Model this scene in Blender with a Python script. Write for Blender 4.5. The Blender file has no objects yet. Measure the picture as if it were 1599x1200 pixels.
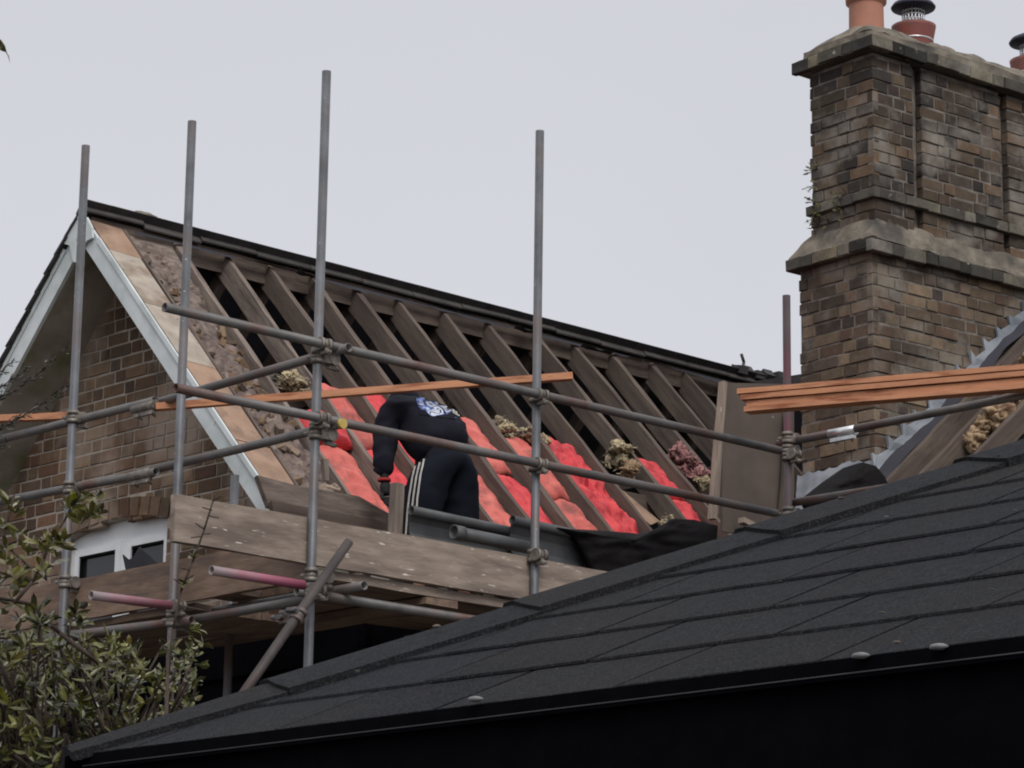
import bpy, bmesh, math, random
from math import sin, cos, pi, radians, sqrt, atan2, floor, hypot
from mathutils import Vector, Matrix, noise
from mathutils.bvhtree import BVHTree
random.seed(7)
C = bpy.context.scene
COL = C.collection
ZC = 1.6                                     # eye height above the ground
# ------------------------------------------------------------------ camera
R2 = Vector((0.722967, -0.690765, 0.012727)); U2 = Vector((-0.170663, -0.160708, 0.972135)); FW = Vector((0.669472, 0.704994, 0.234075))
FPX = 4700.0
CAM = Vector((-9.58279, -11.53993, ZC))
cd = bpy.data.cameras.new('camera'); cam = bpy.data.objects.new('camera', cd); COL.objects.link(cam)
cd.sensor_width = 36; cd.lens = FPX / 1599 * 36; cd.clip_start = .1; cd.clip_end = 3000
M = Matrix.Identity(4)
for i in range(3):
    M[i][0] = R2[i]; M[i][1] = U2[i]; M[i][2] = -FW[i]; M[i][3] = CAM[i]
cam.matrix_world = M
C.camera = cam
# ------------------------------------------------------------------ world, overcast
w = bpy.data.worlds.new('World'); C.world = w; w.use_nodes = True
nt = w.node_tree; N = nt.nodes; L = nt.links; N.clear()
SUN_EL = radians(48); SUN_AZ = radians(200)
sky = N.new('ShaderNodeTexSky'); sky.sky_type = 'NISHITA'; sky.sun_disc = False
sky.sun_elevation = SUN_EL; sky.sun_rotation = SUN_AZ; sky.dust_density = 4
hs = N.new('ShaderNodeHueSaturation'); hs.inputs['Saturation'].default_value = .12
b1 = N.new('ShaderNodeBackground'); b1.inputs[1].default_value = .05
L.new(sky.outputs[0], hs.inputs['Color']); L.new(hs.outputs[0], b1.inputs[0])
tc = N.new('ShaderNodeTexCoord'); sp = N.new('ShaderNodeSeparateXYZ'); L.new(tc.outputs['Generated'], sp.inputs[0])
rm = N.new('ShaderNodeValToRGB'); cr = rm.color_ramp
cr.elements[0].position = 0; cr.elements[0].color = (.45, .456, .50, 1)
cr.elements[1].position = 1; cr.elements[1].color = (1, 1, 1.0, 1)
e = cr.elements.new(.12); e.color = (.462, .467, .512, 1)
e = cr.elements.new(.36); e.color = (.47, .475, .525, 1)
e = cr.elements.new(.75); e.color = (.85, .86, .88, 1)
L.new(sp.outputs['Z'], rm.inputs[0])
b2 = N.new('ShaderNodeBackground'); b2.inputs[1].default_value = 1.0; cn = N.new('ShaderNodeTexNoise'); cn.inputs['Scale'].default_value = 5; cn.inputs['Detail'].default_value = 4; L.new(tc.outputs['Generated'], cn.inputs['Vector'])
cm = N.new('ShaderNodeMapRange'); cm.inputs['To Min'].default_value = .955; cm.inputs['To Max'].default_value = 1.05; L.new(cn.outputs[0], cm.inputs[0])
cx = N.new('ShaderNodeVectorMath'); cx.operation = 'SCALE'; L.new(rm.outputs[0], cx.inputs[0]); L.new(cm.outputs[0], cx.inputs['Scale']); L.new(cx.outputs[0], b2.inputs[0])
ad = N.new('ShaderNodeAddShader'); L.new(b1.outputs[0], ad.inputs[0]); L.new(b2.outputs[0], ad.inputs[1])
wo = N.new('ShaderNodeOutputWorld'); L.new(ad.outputs[0], wo.inputs[0])
sd = bpy.data.lights.new('sun', 'SUN'); sd.energy = 1.25; sd.angle = radians(25); sd.color = (1, .97, .93)
so = bpy.data.objects.new('sun', sd); COL.objects.link(so)
# light comes from above, behind and left of the camera
so.rotation_euler = Vector((-.5, -.85, .95)).to_track_quat('Z', 'Y').to_euler()
C.render.engine = 'CYCLES'
C.view_settings.view_transform = 'Standard'; C.view_settings.look = 'None'
C.view_settings.exposure = 0; C.view_settings.gamma = 1
C.cycles.filter_width = 2.0
C.cycles.max_bounces = 6

# ------------------------------------------------------------------ pixel -> point on a plane at a real depth
def ray(x, y): return FW + R2 * ((x - 799.5) / FPX) - U2 * ((y - 600) / FPX)
def on(x, y, ax, val):                       # photo pixel -> point on house plane axis=val
    d = ray(x, y); return CAM + d * ((val - CAM[ax]) / d[ax])
def onY(x, y, v): return on(x, y, 1, v)
def onX(x, y, v): return on(x, y, 0, v)
def at(x, y, D):
    d = ray(x, y); return CAM + d * (D / hypot(d.x, d.y))

# ------------------------------------------------------------------ materials
def V(*a): return Vector(a)
def mat(name, c1, c2=None, rough=.8, scale=3., stretch=(1, 1, 1), bump=.3, bscale=None, metal=0., c3=None, s3=.7, attr=False,
        spec=.3, speck=None, speck_scale=40, speck_amt=.3, wave=0):
    m = bpy.data.materials.new(name); m.use_nodes = True
    n = m.node_tree.nodes; l = m.node_tree.links
    b = n['Principled BSDF']; b.inputs['Roughness'].default_value = rough; b.inputs['Metallic'].default_value = metal
    b.inputs['Specular IOR Level'].default_value = spec
    tc = n.new('ShaderNodeTexCoord'); oi = n.new('ShaderNodeObjectInfo')
    mp = n.new('ShaderNodeMapping'); mp.inputs['Scale'].default_value = stretch
    va = n.new('ShaderNodeVectorMath'); va.operation = 'SCALE'; va.inputs[0].default_value = (13, 7, 5)
    l.new(oi.outputs['Random'], va.inputs['Scale'])
    l.new(tc.outputs['Object'], mp.inputs[0]); l.new(va.outputs[0], mp.inputs['Location'])
    def nz(s, det=6, rg=.6):
        t = n.new('ShaderNodeTexNoise'); t.inputs['Scale'].default_value = s; t.inputs['Detail'].default_value = det
        t.inputs['Roughness'].default_value = rg; l.new(mp.outputs[0], t.inputs['Vector']); return t
    def ramp(src, p0, p1, a=(0, 0, 0, 1), z=(1, 1, 1, 1)):
        r = n.new('ShaderNodeValToRGB'); r.color_ramp.elements[0].position = p0; r.color_ramp.elements[1].position = p1
        r.color_ramp.elements[0].color = a; r.color_ramp.elements[1].color = z; l.new(src, r.inputs[0]); return r
    c2 = c2 or tuple(min(1, v * 1.5) for v in c1)
    n1 = nz(scale)
    col = ramp(n1.outputs[0], .32, .68, (*c1, 1), (*c2, 1)).outputs[0]
    def mix(fac, a, bb, mode='MIX'):
        x = n.new('ShaderNodeMix'); x.data_type = 'RGBA'; x.blend_type = mode
        if hasattr(fac, 'links'): l.new(fac, x.inputs[0])
        else: x.inputs[0].default_value = fac
        for k, s in ((6, a), (7, bb)):
            if hasattr(s, 'links'): l.new(s, x.inputs[k])
            else: x.inputs[k].default_value = (*s, 1)
        return x.outputs[2]
    if attr:
        at_ = n.new('ShaderNodeAttribute'); at_.attribute_name = 'Col'
        col = mix(1, col, at_.outputs['Color'], 'MULTIPLY')
    if c3:
        t = nz(s3, 4); f = ramp(t.outputs[0], .48, .66).outputs[0]; col = mix(f, col, c3)
    if speck:
        t = nz(speck_scale, 2); f = ramp(t.outputs[0], .7 - speck_amt * .2, .78 - speck_amt * .2).outputs[0]; col = mix(f, col, speck)
    l.new(col, b.inputs['Base Color'])
    if bump:
        t = nz(bscale or scale * 4, 8, .7); bp = n.new('ShaderNodeBump'); bp.inputs['Strength'].default_value = bump
        bp.inputs['Distance'].default_value = .01; l.new(t.outputs[0], bp.inputs['Height']); l.new(bp.outputs[0], b.inputs['Normal'])
    return m

MT = {}
MT['galv'] = mat('galvanised_steel', (.07, .073, .08), (.145, .15, .165), .5, 5, bump=.12, metal=.3, c3=(.12, .09, .08), s3=2.2, spec=.5, speck=(.5, .5, .5), speck_scale=60, speck_amt=.0)
MT['galv_dark'] = mat('weathered_steel', (.09, .085, .085), (.19, .18, .175), .55, 5, bump=.15, metal=.3, c3=(.11, .06, .05), s3=2.5, spec=.4)
MT['brace'] = mat('dark_rusty_tube', (.045, .038, .036), (.095, .082, .078), .6, 5, bump=.2, metal=.2, c3=(.06, .032, .028), s3=2.5, spec=.3)
MT['rust_red'] = mat('dull_red_tube_paint', (.045, .035, .038), (.075, .055, .06), .55, 4, bump=.15, metal=.2, c3=(.10, .025, .04), s3=2.6, spec=.4)
MT['pink'] = mat('pink_tube_paint', (.28, .055, .10), (.34, .12, .17), .5, 3, bump=.12, c3=(.26, .20, .21), s3=1.8, spec=.4)
MT['clamp'] = mat('coupler_steel', (.10, .085, .075), (.26, .23, .20), .5, 22, bump=.3, metal=.5, spec=.5)
MT['shiny'] = mat('bright_zinc', (.55, .56, .58), (.75, .76, .78), .3, 9, bump=.1, metal=.7, spec=.6)
MT['board'] = mat('scaffold_board_wood', (.20, .155, .125), (.34, .275, .225), .85, 4, (1, 6, 6), .35, 14, c3=(.15, .115, .10), s3=1.6, speck=(.62, .58, .52), speck_scale=9, speck_amt=.18)
MT['board_brown'] = mat('brown_scaffold_board_wood', (.13, .085, .062), (.24, .165, .12), .85, 4, (1, 6, 6), .35, 14, c3=(.10, .07, .06), s3=1.6)
MT['rafter'] = mat('old_rafter_wood', (.082, .062, .051), (.165, .127, .105), .9, 4, (1, 9, 9), .5, 14, c3=(.07, .05, .045), s3=2)
MT['rafter_pale'] = mat('weathered_rafter_wood', (.14, .11, .095), (.27, .22, .185), .9, 4, (1, 7, 7), .5, 14, c3=(.12, .09, .08), s3=3)
MT['batten'] = mat('treated_batten_wood', (.46, .195, .10), (.60, .31, .18), .8, 3, (1, 8, 8), .3, 14, c3=(.28, .10, .05), s3=3., speck=(.16, .06, .03), speck_scale=7, speck_amt=-.05)
MT['ply'] = mat('plywood_strip', (.26, .165, .115), (.38, .255, .18), .85, 5, bump=.3, c3=(.20, .13, .095), s3=4, speck=(.12, .09, .07), speck_scale=16, speck_amt=.1)
MT['ply_pale'] = mat('pale_plywood_strip', (.28, .235, .195), (.42, .365, .305), .85, 6, bump=.35, c3=(.22, .165, .125), s3=5, speck=(.14, .11, .09), speck_scale=16, speck_amt=.12)
MT['panel'] = mat('brown_sheet_board', (.085, .066, .056), (.115, .09, .076), .85, 3, bump=.15, c3=(.075, .06, .055), s3=1.3, speck=(.4, .38, .35), speck_scale=9, speck_amt=-.12)
MT['white'] = mat('white_painted_timber', (.50, .54, .55), (.64, .68, .69), .5, 4, bump=.12, c3=(.42, .46, .46), s3=3, speck=(.12, .1, .08), speck_scale=16, speck_amt=-.08)
MT['upvc'] = mat('white_window_plastic', (.66, .68, .70), (.74, .76, .78), .35, 5, bump=.03)
MT['brick'] = mat('brown_brick', (.72, .72, .76), (1.06, 1.06, 1.1), .92, 14, bump=.6, bscale=60, attr=True, c3=(.36, .285, .235), s3=1.1)
MT['stackbrick'] = mat('stack_brick', (.66, .68, .71), (1.08, 1.10, 1.12), .92, 12, bump=.7, bscale=50, attr=True, c3=(.235, .21, .18), s3=2.1)
MT['mortar'] = mat('mortar', (.26, .225, .19), (.42, .37, .32), .95, 10, bump=.5, bscale=60)
MT['mortar_dark'] = mat('sooty_mortar', (.055, .05, .045), (.24, .21, .185), .95, 8, bump=.5, bscale=60)
MT['stone'] = mat('weathered_stone_cap', (.085, .078, .068), (.16, .143, .122), .95, 7, bump=.8, bscale=25, c3=(.055, .052, .05), s3=2.4, speck=(.34, .31, .25), speck_scale=20, speck_amt=.1)
MT['capbrick'] = mat('weathered_cap_brick', (.13, .12, .105), (.25, .225, .19), .95, 8, bump=.8, bscale=40, attr=True, c3=(.07, .065, .06), s3=3, speck=(.34, .31, .25), speck_scale=20, speck_amt=.1)
MT['flaunch'] = mat('mortar_flaunching', (.12, .105, .085), (.25, .215, .17), .95, 9, bump=1., bscale=30, c3=(.08, .072, .065), s3=3)
MT['clay'] = mat('orange_clay_pot', (.40, .17, .11), (.48, .22, .145), .7, 4, bump=.1, c3=(.34, .16, .11), s3=2)
MT['clayred'] = mat('red_brown_clay_pot', (.17, .055, .05), (.26, .085, .07), .6, 5, bump=.15, c3=(.15, .08, .07), s3=3)
MT['cowl'] = mat('dark_cowl_metal', (.025, .027, .045), (.04, .042, .065), .5, 5, bump=.05, metal=.2)
MT['lead'] = mat('lead_flashing', (.30, .33, .37), (.46, .49, .53), .5, 6, bump=.4, bscale=18, metal=.15, c3=(.22, .24, .28), s3=3)
MT['felt'] = mat('roofing_felt', (.024, .024, .032), (.038, .038, .048), .8, 3, bump=.3)
MT['ridge'] = mat('dark_ridge_tile', (.055, .050, .050), (.095, .087, .083), .85, 6, bump=.4, spec=.1)
MT['slate'] = mat('slate', (.030, .028, .030), (.06, .056, .056), .75, 6, bump=.4, speck=(.14, .13, .11), speck_scale=26, speck_amt=.0)
MT['tarp'] = mat('black_plastic_sheet', (.006, .005, .006), (.010, .009, .010), .7, 4, bump=.5, bscale=10, spec=.12)
MT['red'] = mat('red_insulation_bag', (.52, .035, .045), (.68, .065, .07), .55, 6, bump=.9, bscale=16, c3=(.38, .03, .04), s3=7, spec=.35, speck=(.30, .16, .13), speck_scale=22, speck_amt=.0)
MT['red_dusty'] = mat('dusty_red_insulation_bag', (.50, .105, .09), (.62, .175, .145), .75, 6, bump=.9, bscale=16, c3=(.27, .085, .075), s3=5, spec=.25, speck=(.26, .17, .14), speck_scale=18, speck_amt=.12)
MT['wool'] = mat('yellow_mineral_wool', (.30, .24, .15), (.55, .46, .30), .95, 12, bump=1, bscale=40, c3=(.17, .13, .11), s3=9)
MT['woolbrown'] = mat('brown_mineral_wool', (.30, .20, .12), (.48, .35, .22), .95, 9, bump=1, bscale=40, c3=(.20, .12, .08), s3=6)
MT['woolpink'] = mat('pink_mineral_wool', (.30, .13, .13), (.50, .27, .26), .95, 12, bump=1, bscale=40, c3=(.15, .07, .07), s3=10)
MT['rubble'] = mat('broken_brick_rubble', (.075, .055, .05), (.22, .165, .145), .95, 20, bump=1, bscale=50, c3=(.26, .21, .18), s3=9)
MT['gutter'] = mat('dark_grey_gutter', (.055, .058, .062), (.10, .105, .11), .5, 5, bump=.1, c3=(.08, .075, .07), s3=4, spec=.4)
MT['clip'] = mat('pale_grey_clip', (.14, .14, .145), (.24, .24, .25), .7, 20, bump=.2)
MT['lip'] = mat('gutter_lip', (.035, .036, .04), (.055, .056, .06), .6, 4, bump=.2, spec=.3)
MT['shingle'] = mat('mineral_felt_shingle', (.017, .018, .022), (.034, .036, .043), .95, 45, bump=1., bscale=230, attr=True, speck=(.060, .060, .067), speck_scale=240, speck_amt=.8, c3=(.030, .029, .028), s3=1.1, spec=.12)
MT['black_timber_and_shade'] = mat('black_stained_timber_and_shade', (.0018, .0018, .003), (.003, .003, .0045), .95, 4, (1, 5, 5), .2, spec=.03)  # shed timber; also the painted shade of the added lower wall boards
MT['cloth_black'] = mat('black_jersey', (.010, .010, .016), (.017, .017, .025), .9, 6, bump=.4, bscale=14, spec=.1)
MT['cloth_navy'] = mat('navy_tracksuit_cloth', (.007, .008, .013), (.011, .013, .021), .85, 5, bump=.3, bscale=12, spec=.1)
MT['stripe'] = mat('white_stripe_cloth', (.42, .40, .37), (.50, .48, .44), .85, 5, bump=.05)
MT['skin'] = mat('skin', (.42, .22, .15), (.48, .27, .19), .6, 8, bump=.05)
MT['hair'] = mat('grey_knit', (.16, .15, .14), (.30, .29, .27), .95, 40, bump=.5)
MT['glove'] = mat('dark_work_glove', (.010, .010, .012), (.02, .02, .022), .8, 8, bump=.2)
MT['glove_red'] = mat('red_glove_cuff', (.30, .02, .02), (.40, .035, .03), .8, 8, bump=.2)
MT['leaf'] = mat('glossy_green_leaf', (.062, .072, .018), (.14, .13, .038), .32, 2.2, bump=.1, attr=True, spec=.6)
MT['bark'] = mat('twig_bark', (.035, .025, .02), (.075, .055, .045), .9, 12, bump=.3)
MT['moss'] = mat('mossy_soffit_board', (.24, .215, .19), (.36, .325, .29), .9, 4, bump=.3, c3=(.13, .15, .06), s3=1.8)
MT['yellow'] = mat('yellow_plastic_cap', (.42, .29, .07), (.50, .37, .12), .5, 6, bump=.1)
MT['ground'] = mat('soil_and_gravel', (.06, .052, .045), (.11, .10, .088), .95, .8, bump=.5, bscale=9)
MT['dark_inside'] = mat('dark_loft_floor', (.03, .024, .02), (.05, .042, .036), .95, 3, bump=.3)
mg = bpy.data.materials.new('window_glass'); mg.use_nodes = True
gb = mg.node_tree.nodes['Principled BSDF']; gb.inputs['Base Color'].default_value = (.015, .017, .02, 1); gb.inputs['Roughness'].default_value = .12
MT['glass'] = mg

def paint_fade(name, x0, x1):
    m = MT['pink'].copy(); m.name = name; n = m.node_tree.nodes; l = m.node_tree.links; b = n['Principled BSDF']
    src = b.inputs['Base Color'].links[0].from_socket; tc = n.new('ShaderNodeTexCoord'); sp = n.new('ShaderNodeSeparateXYZ'); l.new(tc.outputs['Object'], sp.inputs[0])
    no = n.new('ShaderNodeTexNoise'); no.inputs['Scale'].default_value = 9; l.new(tc.outputs['Object'], no.inputs['Vector'])
    ad = n.new('ShaderNodeMath'); ad.operation = 'MULTIPLY_ADD'; l.new(no.outputs[0], ad.inputs[0]); ad.inputs[1].default_value = .25; l.new(sp.outputs['X'], ad.inputs[2])
    mr = n.new('ShaderNodeMapRange'); mr.inputs['From Min'].default_value = x0; mr.inputs['From Max'].default_value = x1; l.new(ad.outputs[0], mr.inputs[0])
    mx = n.new('ShaderNodeMix'); mx.data_type = 'RGBA'; l.new(mr.outputs[0], mx.inputs[0]); mx.inputs[6].default_value = (.24, .20, .205, 1); l.new(src, mx.inputs[7]); l.new(mx.outputs[2], b.inputs['Base Color'])
    MT[name] = m
paint_fade('pink_fade', .15, .45)
# ------------------------------------------------------------------ object helpers
WM = {}
def reg(o, Mx, parent=None):
    WM[o.name] = Mx.copy()
    if parent is not None:
        o.parent = parent; o.matrix_basis = WM[parent.name].inverted() @ Mx
    else: o.matrix_basis = Mx
    return o
def tag(o, label=None, cat=None, group=None, kind=None):
    if label: o['label'] = label
    if cat: o['category'] = cat
    if group: o['group'] = group
    if kind: o['kind'] = kind
    return o
def empty(name, loc, label, cat, group=None):
    o = bpy.data.objects.new(name, None); COL.objects.link(o); o.empty_display_size = .1
    reg(o, Matrix.Translation(loc)); return tag(o, label, cat, group)
def mesh_obj(name, bm, m, parent=None, Mx=None, smooth=False):
    bmesh.ops.recalc_face_normals(bm, faces=bm.faces)
    me = bpy.data.meshes.new(name); bm.to_mesh(me); bm.free()
    ms = m if isinstance(m, (list, tuple)) else [m]
    for k in ms: me.materials.append(MT[k] if isinstance(k, str) else k)
    if smooth:
        for p in me.polygons: p.use_smooth = True
    o = bpy.data.objects.new(name, me); COL.objects.link(o)
    return reg(o, Mx or Matrix.Identity(4), parent)
def frame(p, q, up=Vector((0, 0, 1))):
    x = (q - p).normalized(); y = up.cross(x)
    if y.length < 1e-4: y = Vector((0, 1, 0)).cross(x)
    y.normalize(); z = x.cross(y)
    Mx = Matrix.Identity(4)
    for i in range(3): Mx[i][0] = x[i]; Mx[i][1] = y[i]; Mx[i][2] = z[i]; Mx[i][3] = p[i]
    return Mx
def bm_box(bm, x0, x1, y0, y1, z0, z1, Mx=None, mi=0):
    vs = [bm.verts.new((x, y, z)) for x in (x0, x1) for y in (y0, y1) for z in (z0, z1)]
    if Mx:
        for v in vs: v.co = Mx @ v.co
    fs = [bm.faces.new([vs[i] for i in f]) for f in ((0, 1, 3, 2), (4, 6, 7, 5), (0, 4, 5, 1), (2, 3, 7, 6), (0, 2, 6, 4), (1, 5, 7, 3))]
    for f in fs: f.material_index = mi
    return fs
def beam(name, p, q, wd, ht, m, parent=None, up=Vector((0, 0, 1)), rough=.004, bev=.004, segs=None, top=True, bow=0):
    """timber from p to q; p,q on the centre of the top edge if top, local X along the grain"""
    Ln = (q - p).length; n = segs or max(2, int(Ln / .18))
    bm = bmesh.new(); rows = []
    z0, z1 = (-ht, 0) if top else (-ht / 2, ht / 2)
    sd_ = random.random() * 99
    for i in range(n + 1):
        x = Ln * i / n; b = bow * sin(pi * i / n)
        def j(k): return noise.noise(Vector((x * 3, k * 5.3, sd_))) * rough * 2
        rows.append([bm.verts.new((x, -wd / 2 + j(1), z0 + j(2) + b)), bm.verts.new((x, wd / 2 + j(3), z0 + j(4) + b)),
                     bm.verts.new((x, wd / 2 + j(5), z1 + j(6) + b)), bm.verts.new((x, -wd / 2 + j(7), z1 + j(8) + b))])
    for i in range(n):
        for k in range(4): bm.faces.new((rows[i][k], rows[i][(k + 1) % 4], rows[i + 1][(k + 1) % 4], rows[i + 1][k]))
    bm.faces.new(rows[0]); bm.faces.new(rows[-1][::-1])
    if bev:
        ed = [e_ for e_ in bm.edges if e_.calc_face_angle(0) > .8]
        bmesh.ops.bevel(bm, geom=ed, offset=bev, segments=1, affect='EDGES')
    return mesh_obj(name, bm, m, parent, frame(p, q, up))
def bm_tube(bm, p, q, r, n=16, hollow=True, mi=0):
    Mx = frame(p, q); Ln = (q - p).length
    ring = lambda x, rr: [bm.verts.new(Mx @ Vector((x, rr * cos(2 * pi * k / n), rr * sin(2 * pi * k / n)))) for k in range(n)]
    def skin(a, b):
        for k in range(n):
            f = bm.faces.new((a[k], a[(k + 1) % n], b[(k + 1) % n], b[k])); f.smooth = True; f.material_index = mi
    a = ring(0, r); b = ring(Ln, r); skin(a, b)
    if hollow:
        d = min(.12, Ln * .4)
        for o_, x0, x1 in ((a, 0, d), (b, Ln, Ln - d)):
            i1 = ring(x0, r * .8); i2 = ring(x1, r * .8); skin(o_, i1); skin(i1, i2); bm.faces.new(i2).material_index = mi
    else: bm.faces.new(a).material_index = mi; bm.faces.new(b).material_index = mi
def tube(name, p, q, r=.0242, m='galv', parent=None, hollow=True):
    bm = bmesh.new(); Mx = frame(p, q); Ln = (q - p).length
    bm_tube(bm, Vector((0, 0, 0)), Vector((Ln, 0, 0)), r, 18, hollow)
    return mesh_obj(name, bm, m, parent, Mx)
def grid_mesh(nx, ny, fn, bm=None):
    bm = bm or bmesh.new(); g = [[bm.verts.new(fn(i / nx, j / ny)) for j in range(ny + 1)] for i in range(nx + 1)]
    for i in range(nx):
        for j in range(ny): bm.faces.new((g[i][j], g[i + 1][j], g[i + 1][j + 1], g[i][j + 1])).smooth = True
    return bm
def poly_prism(name, pts, off, m, parent=None):
    bm = bmesh.new(); a = [bm.verts.new(p) for p in pts]; b = [bm.verts.new(p + off) for p in pts]
    bm.faces.new(a); bm.faces.new(b[::-1]); n = len(a)
    for i in range(n): bm.faces.new((a[i], b[i], b[(i + 1) % n], a[(i + 1) % n]))
    return mesh_obj(name, bm, m, parent)
def setcol(bm, faces, c):
    lay = bm.loops.layers.color.get('Col') or bm.loops.layers.color.new('Col')
    for f in faces:
        for lp in f.loops: lp[lay] = (*c, 1)

# ------------------------------------------------------------------ the ground
bm = bmesh.new()
for v in ((-1500, -1500), (1500, -1500), (1500, 1500), (-1500, 1500)): bm.verts.new((*v, 0))
bm.faces.new(bm.verts)
tag(mesh_obj('ground', bm, 'ground'), kind='structure')

# ------------------------------------------------------------------ brick layer
def bricks(name, o, u, n, wfun, z0, z1, course, L1, L2, m, parent, tones, mortar, thick=.05, jit=.004, gap=.011, seed=1, wonk=.0):
    """Flemish-ish bond on the plane o + u*s, z up, outward normal n; wfun(z)->list of (s0,s1) intervals"""
    rd = random.Random(seed); bm = bmesh.new(); bm.loops.layers.color.new('Col')
    k = 0; z = z0
    while z < z1 - course * .5:
        zt = min(z + course - gap, z1)
        for (s0, s1) in wfun((z + zt) / 2):
            s = s0 - ((k % 2) * (L1 + L2) / 2 + rd.random() * .03); h = k
            while s < s1:
                ln = (L1 if h % 2 == 0 else L2) * rd.uniform(.95, 1.05); a = max(s, s0); b = min(s + ln - gap, s1)
                if b - a > .02:
                    d = rd.uniform(-jit, jit); dz = rd.uniform(-.002, .002) + wonk * noise.noise(Vector((a * 2, z * 3, seed)))
                    c = []
                    cr_ = .004
                    for ss, zz in ((a, z), (b, z), (b, zt), (a, zt)): c.append((ss + rd.uniform(-.002, .002), zz + dz + rd.uniform(-.0025, .0025)))
                    back = [bm.verts.new(o + u * p_[0] + Vector((0, 0, p_[1])) - n * thick) for p_ in c]
                    mid_ = [bm.verts.new(o + u * p_[0] + Vector((0, 0, p_[1])) + n * (d - cr_)) for p_ in c]
                    cs = sum(p_[0] for p_ in c) / 4; cz = sum(p_[1] for p_ in c) / 4
                    fr = [bm.verts.new(o + u * (p_[0] + (cr_ if p_[0] < cs else -cr_)) + Vector((0, 0, p_[1] + (cr_ if p_[1] < cz else -cr_))) + n * d) for p_ in c]
                    fs = [bm.faces.new(fr)]
                    for i in range(4):
                        fs.append(bm.faces.new((mid_[i], mid_[(i + 1) % 4], fr[(i + 1) % 4], fr[i])))
                        fs.append(bm.faces.new((back[i], back[(i + 1) % 4], mid_[(i + 1) % 4], mid_[i])))
                    t = rd.choice(tones); v = rd.uniform(.84, 1.12); setcol(bm, fs, tuple(x * v for x in t))
                s += ln; h += 1
        z += course; k += 1
    return mesh_obj(name, bm, m, parent)

# ================================================================== THE HOUSE
RZ = 5.42 + ZC; RY = 3.48; TH = radians(46.6); CT, ST = cos(TH), sin(TH)
def rp(X, v, off=0.):                         # point on the near roof slope, v metres down from the ridge
    return Vector((X, RY - v * CT - off * ST * 1.0, RZ - v * ST + off * CT))
def rpf(X, v, off=0.):                        # far slope
    return Vector((X, RY + v * CT + off * ST, RZ - v * ST + off * CT))
ROOFN = Vector((0, -ST, CT))
house = empty('brick_house', (1.35, RY, 0), 'brick house with white bargeboards, front roof slope stripped to bare rafters, tall chimney', 'house')
XW = 1.35; XO = .95
TW = [(.40, .32, .25), (.45, .36, .28), (.35, .285, .23), (.50, .41, .32), (.40, .34, .28), (.42, .32, .25), (.47, .395, .31)]
WY0, WY1 = 3.02, 4.10; WZT = 3.485 + ZC; WRISE = .065
def winwin(z):
    """window head height as an interval at this z"""
    if z < WZT: return (WY0, WY1)
    t = (z - WZT) / WRISE
    if t < 1:
        hw = (WY1 - WY0) / 2 * sqrt(1 - t); c = (WY0 + WY1) / 2; return (c - hw, c + hw)
    return None
def gablew(z):
    v = (RZ - z) / ST - .12; hw = v * CT
    if hw < .05: return []
    y0, y1 = max(RY - hw, 1.15), min(RY + hw, 5.85)
    iv = winwin(z) if z > 2.7 + ZC else None
    if iv:
        mrg = .10 if z >= WZT - .02 else 0
        return [(y0, iv[0] - mrg), (iv[1] + mrg, y1)]
    if WZT + WRISE <= z < WZT + WRISE + .11:
        t = (z - WZT - WRISE) / .11; hw2 = .62 * sqrt(max(0, 1 - t)); c = (WY0 + WY1) / 2
        return [(y0, c - hw2), (c + hw2, y1)]
    return [(y0, y1)]
gw = bricks('gable_wall', Vector((XW, 0, 0)), Vector((0, 1, 0)), Vector((-1, 0, 0)), gablew, .02, RZ - .2, .0835, .225, .112, 'brick', house, TW, 'mortar', seed=3)
# mortar backing of the gable, with the window left open
bm = bmesh.new()
y0, y1 = 1.15, 5.85; x0, x1 = XW + .005, XW + .22
zt = lambda y: RZ - (abs(y - RY) / CT + .12) * ST
ys = [1.15, 2.0, WY0, 3.2, RY, 3.7, 3.9, WY1, 5.0, 5.85]
for a, b in zip(ys[:-1], ys[1:]):
    inw = a >= WY0 - .001 and b <= WY1 + .001
    segs = [((0, 0), (2.7 + ZC, 2.7 + ZC)), ((WZT, WZT) if inw else (2.7 + ZC, 2.7 + ZC), (zt(a), zt(b)))] if True else []
    if inw:
        def zw(y): c = (WY0 + WY1) / 2; hw = (WY1 - WY0) / 2; return WZT + WRISE * (1 - ((y - c) / hw) ** 2)
        segs = [((0, 0), (2.7 + ZC, 2.7 + ZC)), ((zw(a), zw(b)), (zt(a), zt(b)))]
    for (l0, l1), (h0, h1) in segs:
        vs = [bm.verts.new(p) for p in ((x0, a, l0), (x0, b, l1), (x0, b, h1), (x0, a, h0), (x1, a, l0), (x1, b, l1), (x1, b, h1), (x1, a, h0))]
        for f in ((0, 1, 2, 3), (7, 6, 5, 4), (0, 4, 5, 1), (3, 2, 6, 7), (0, 3, 7, 4), (1, 5, 6, 2)): bm.faces.new([vs[i] for i in f])
mesh_obj('mortar_core', bm, 'mortar', house)
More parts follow.
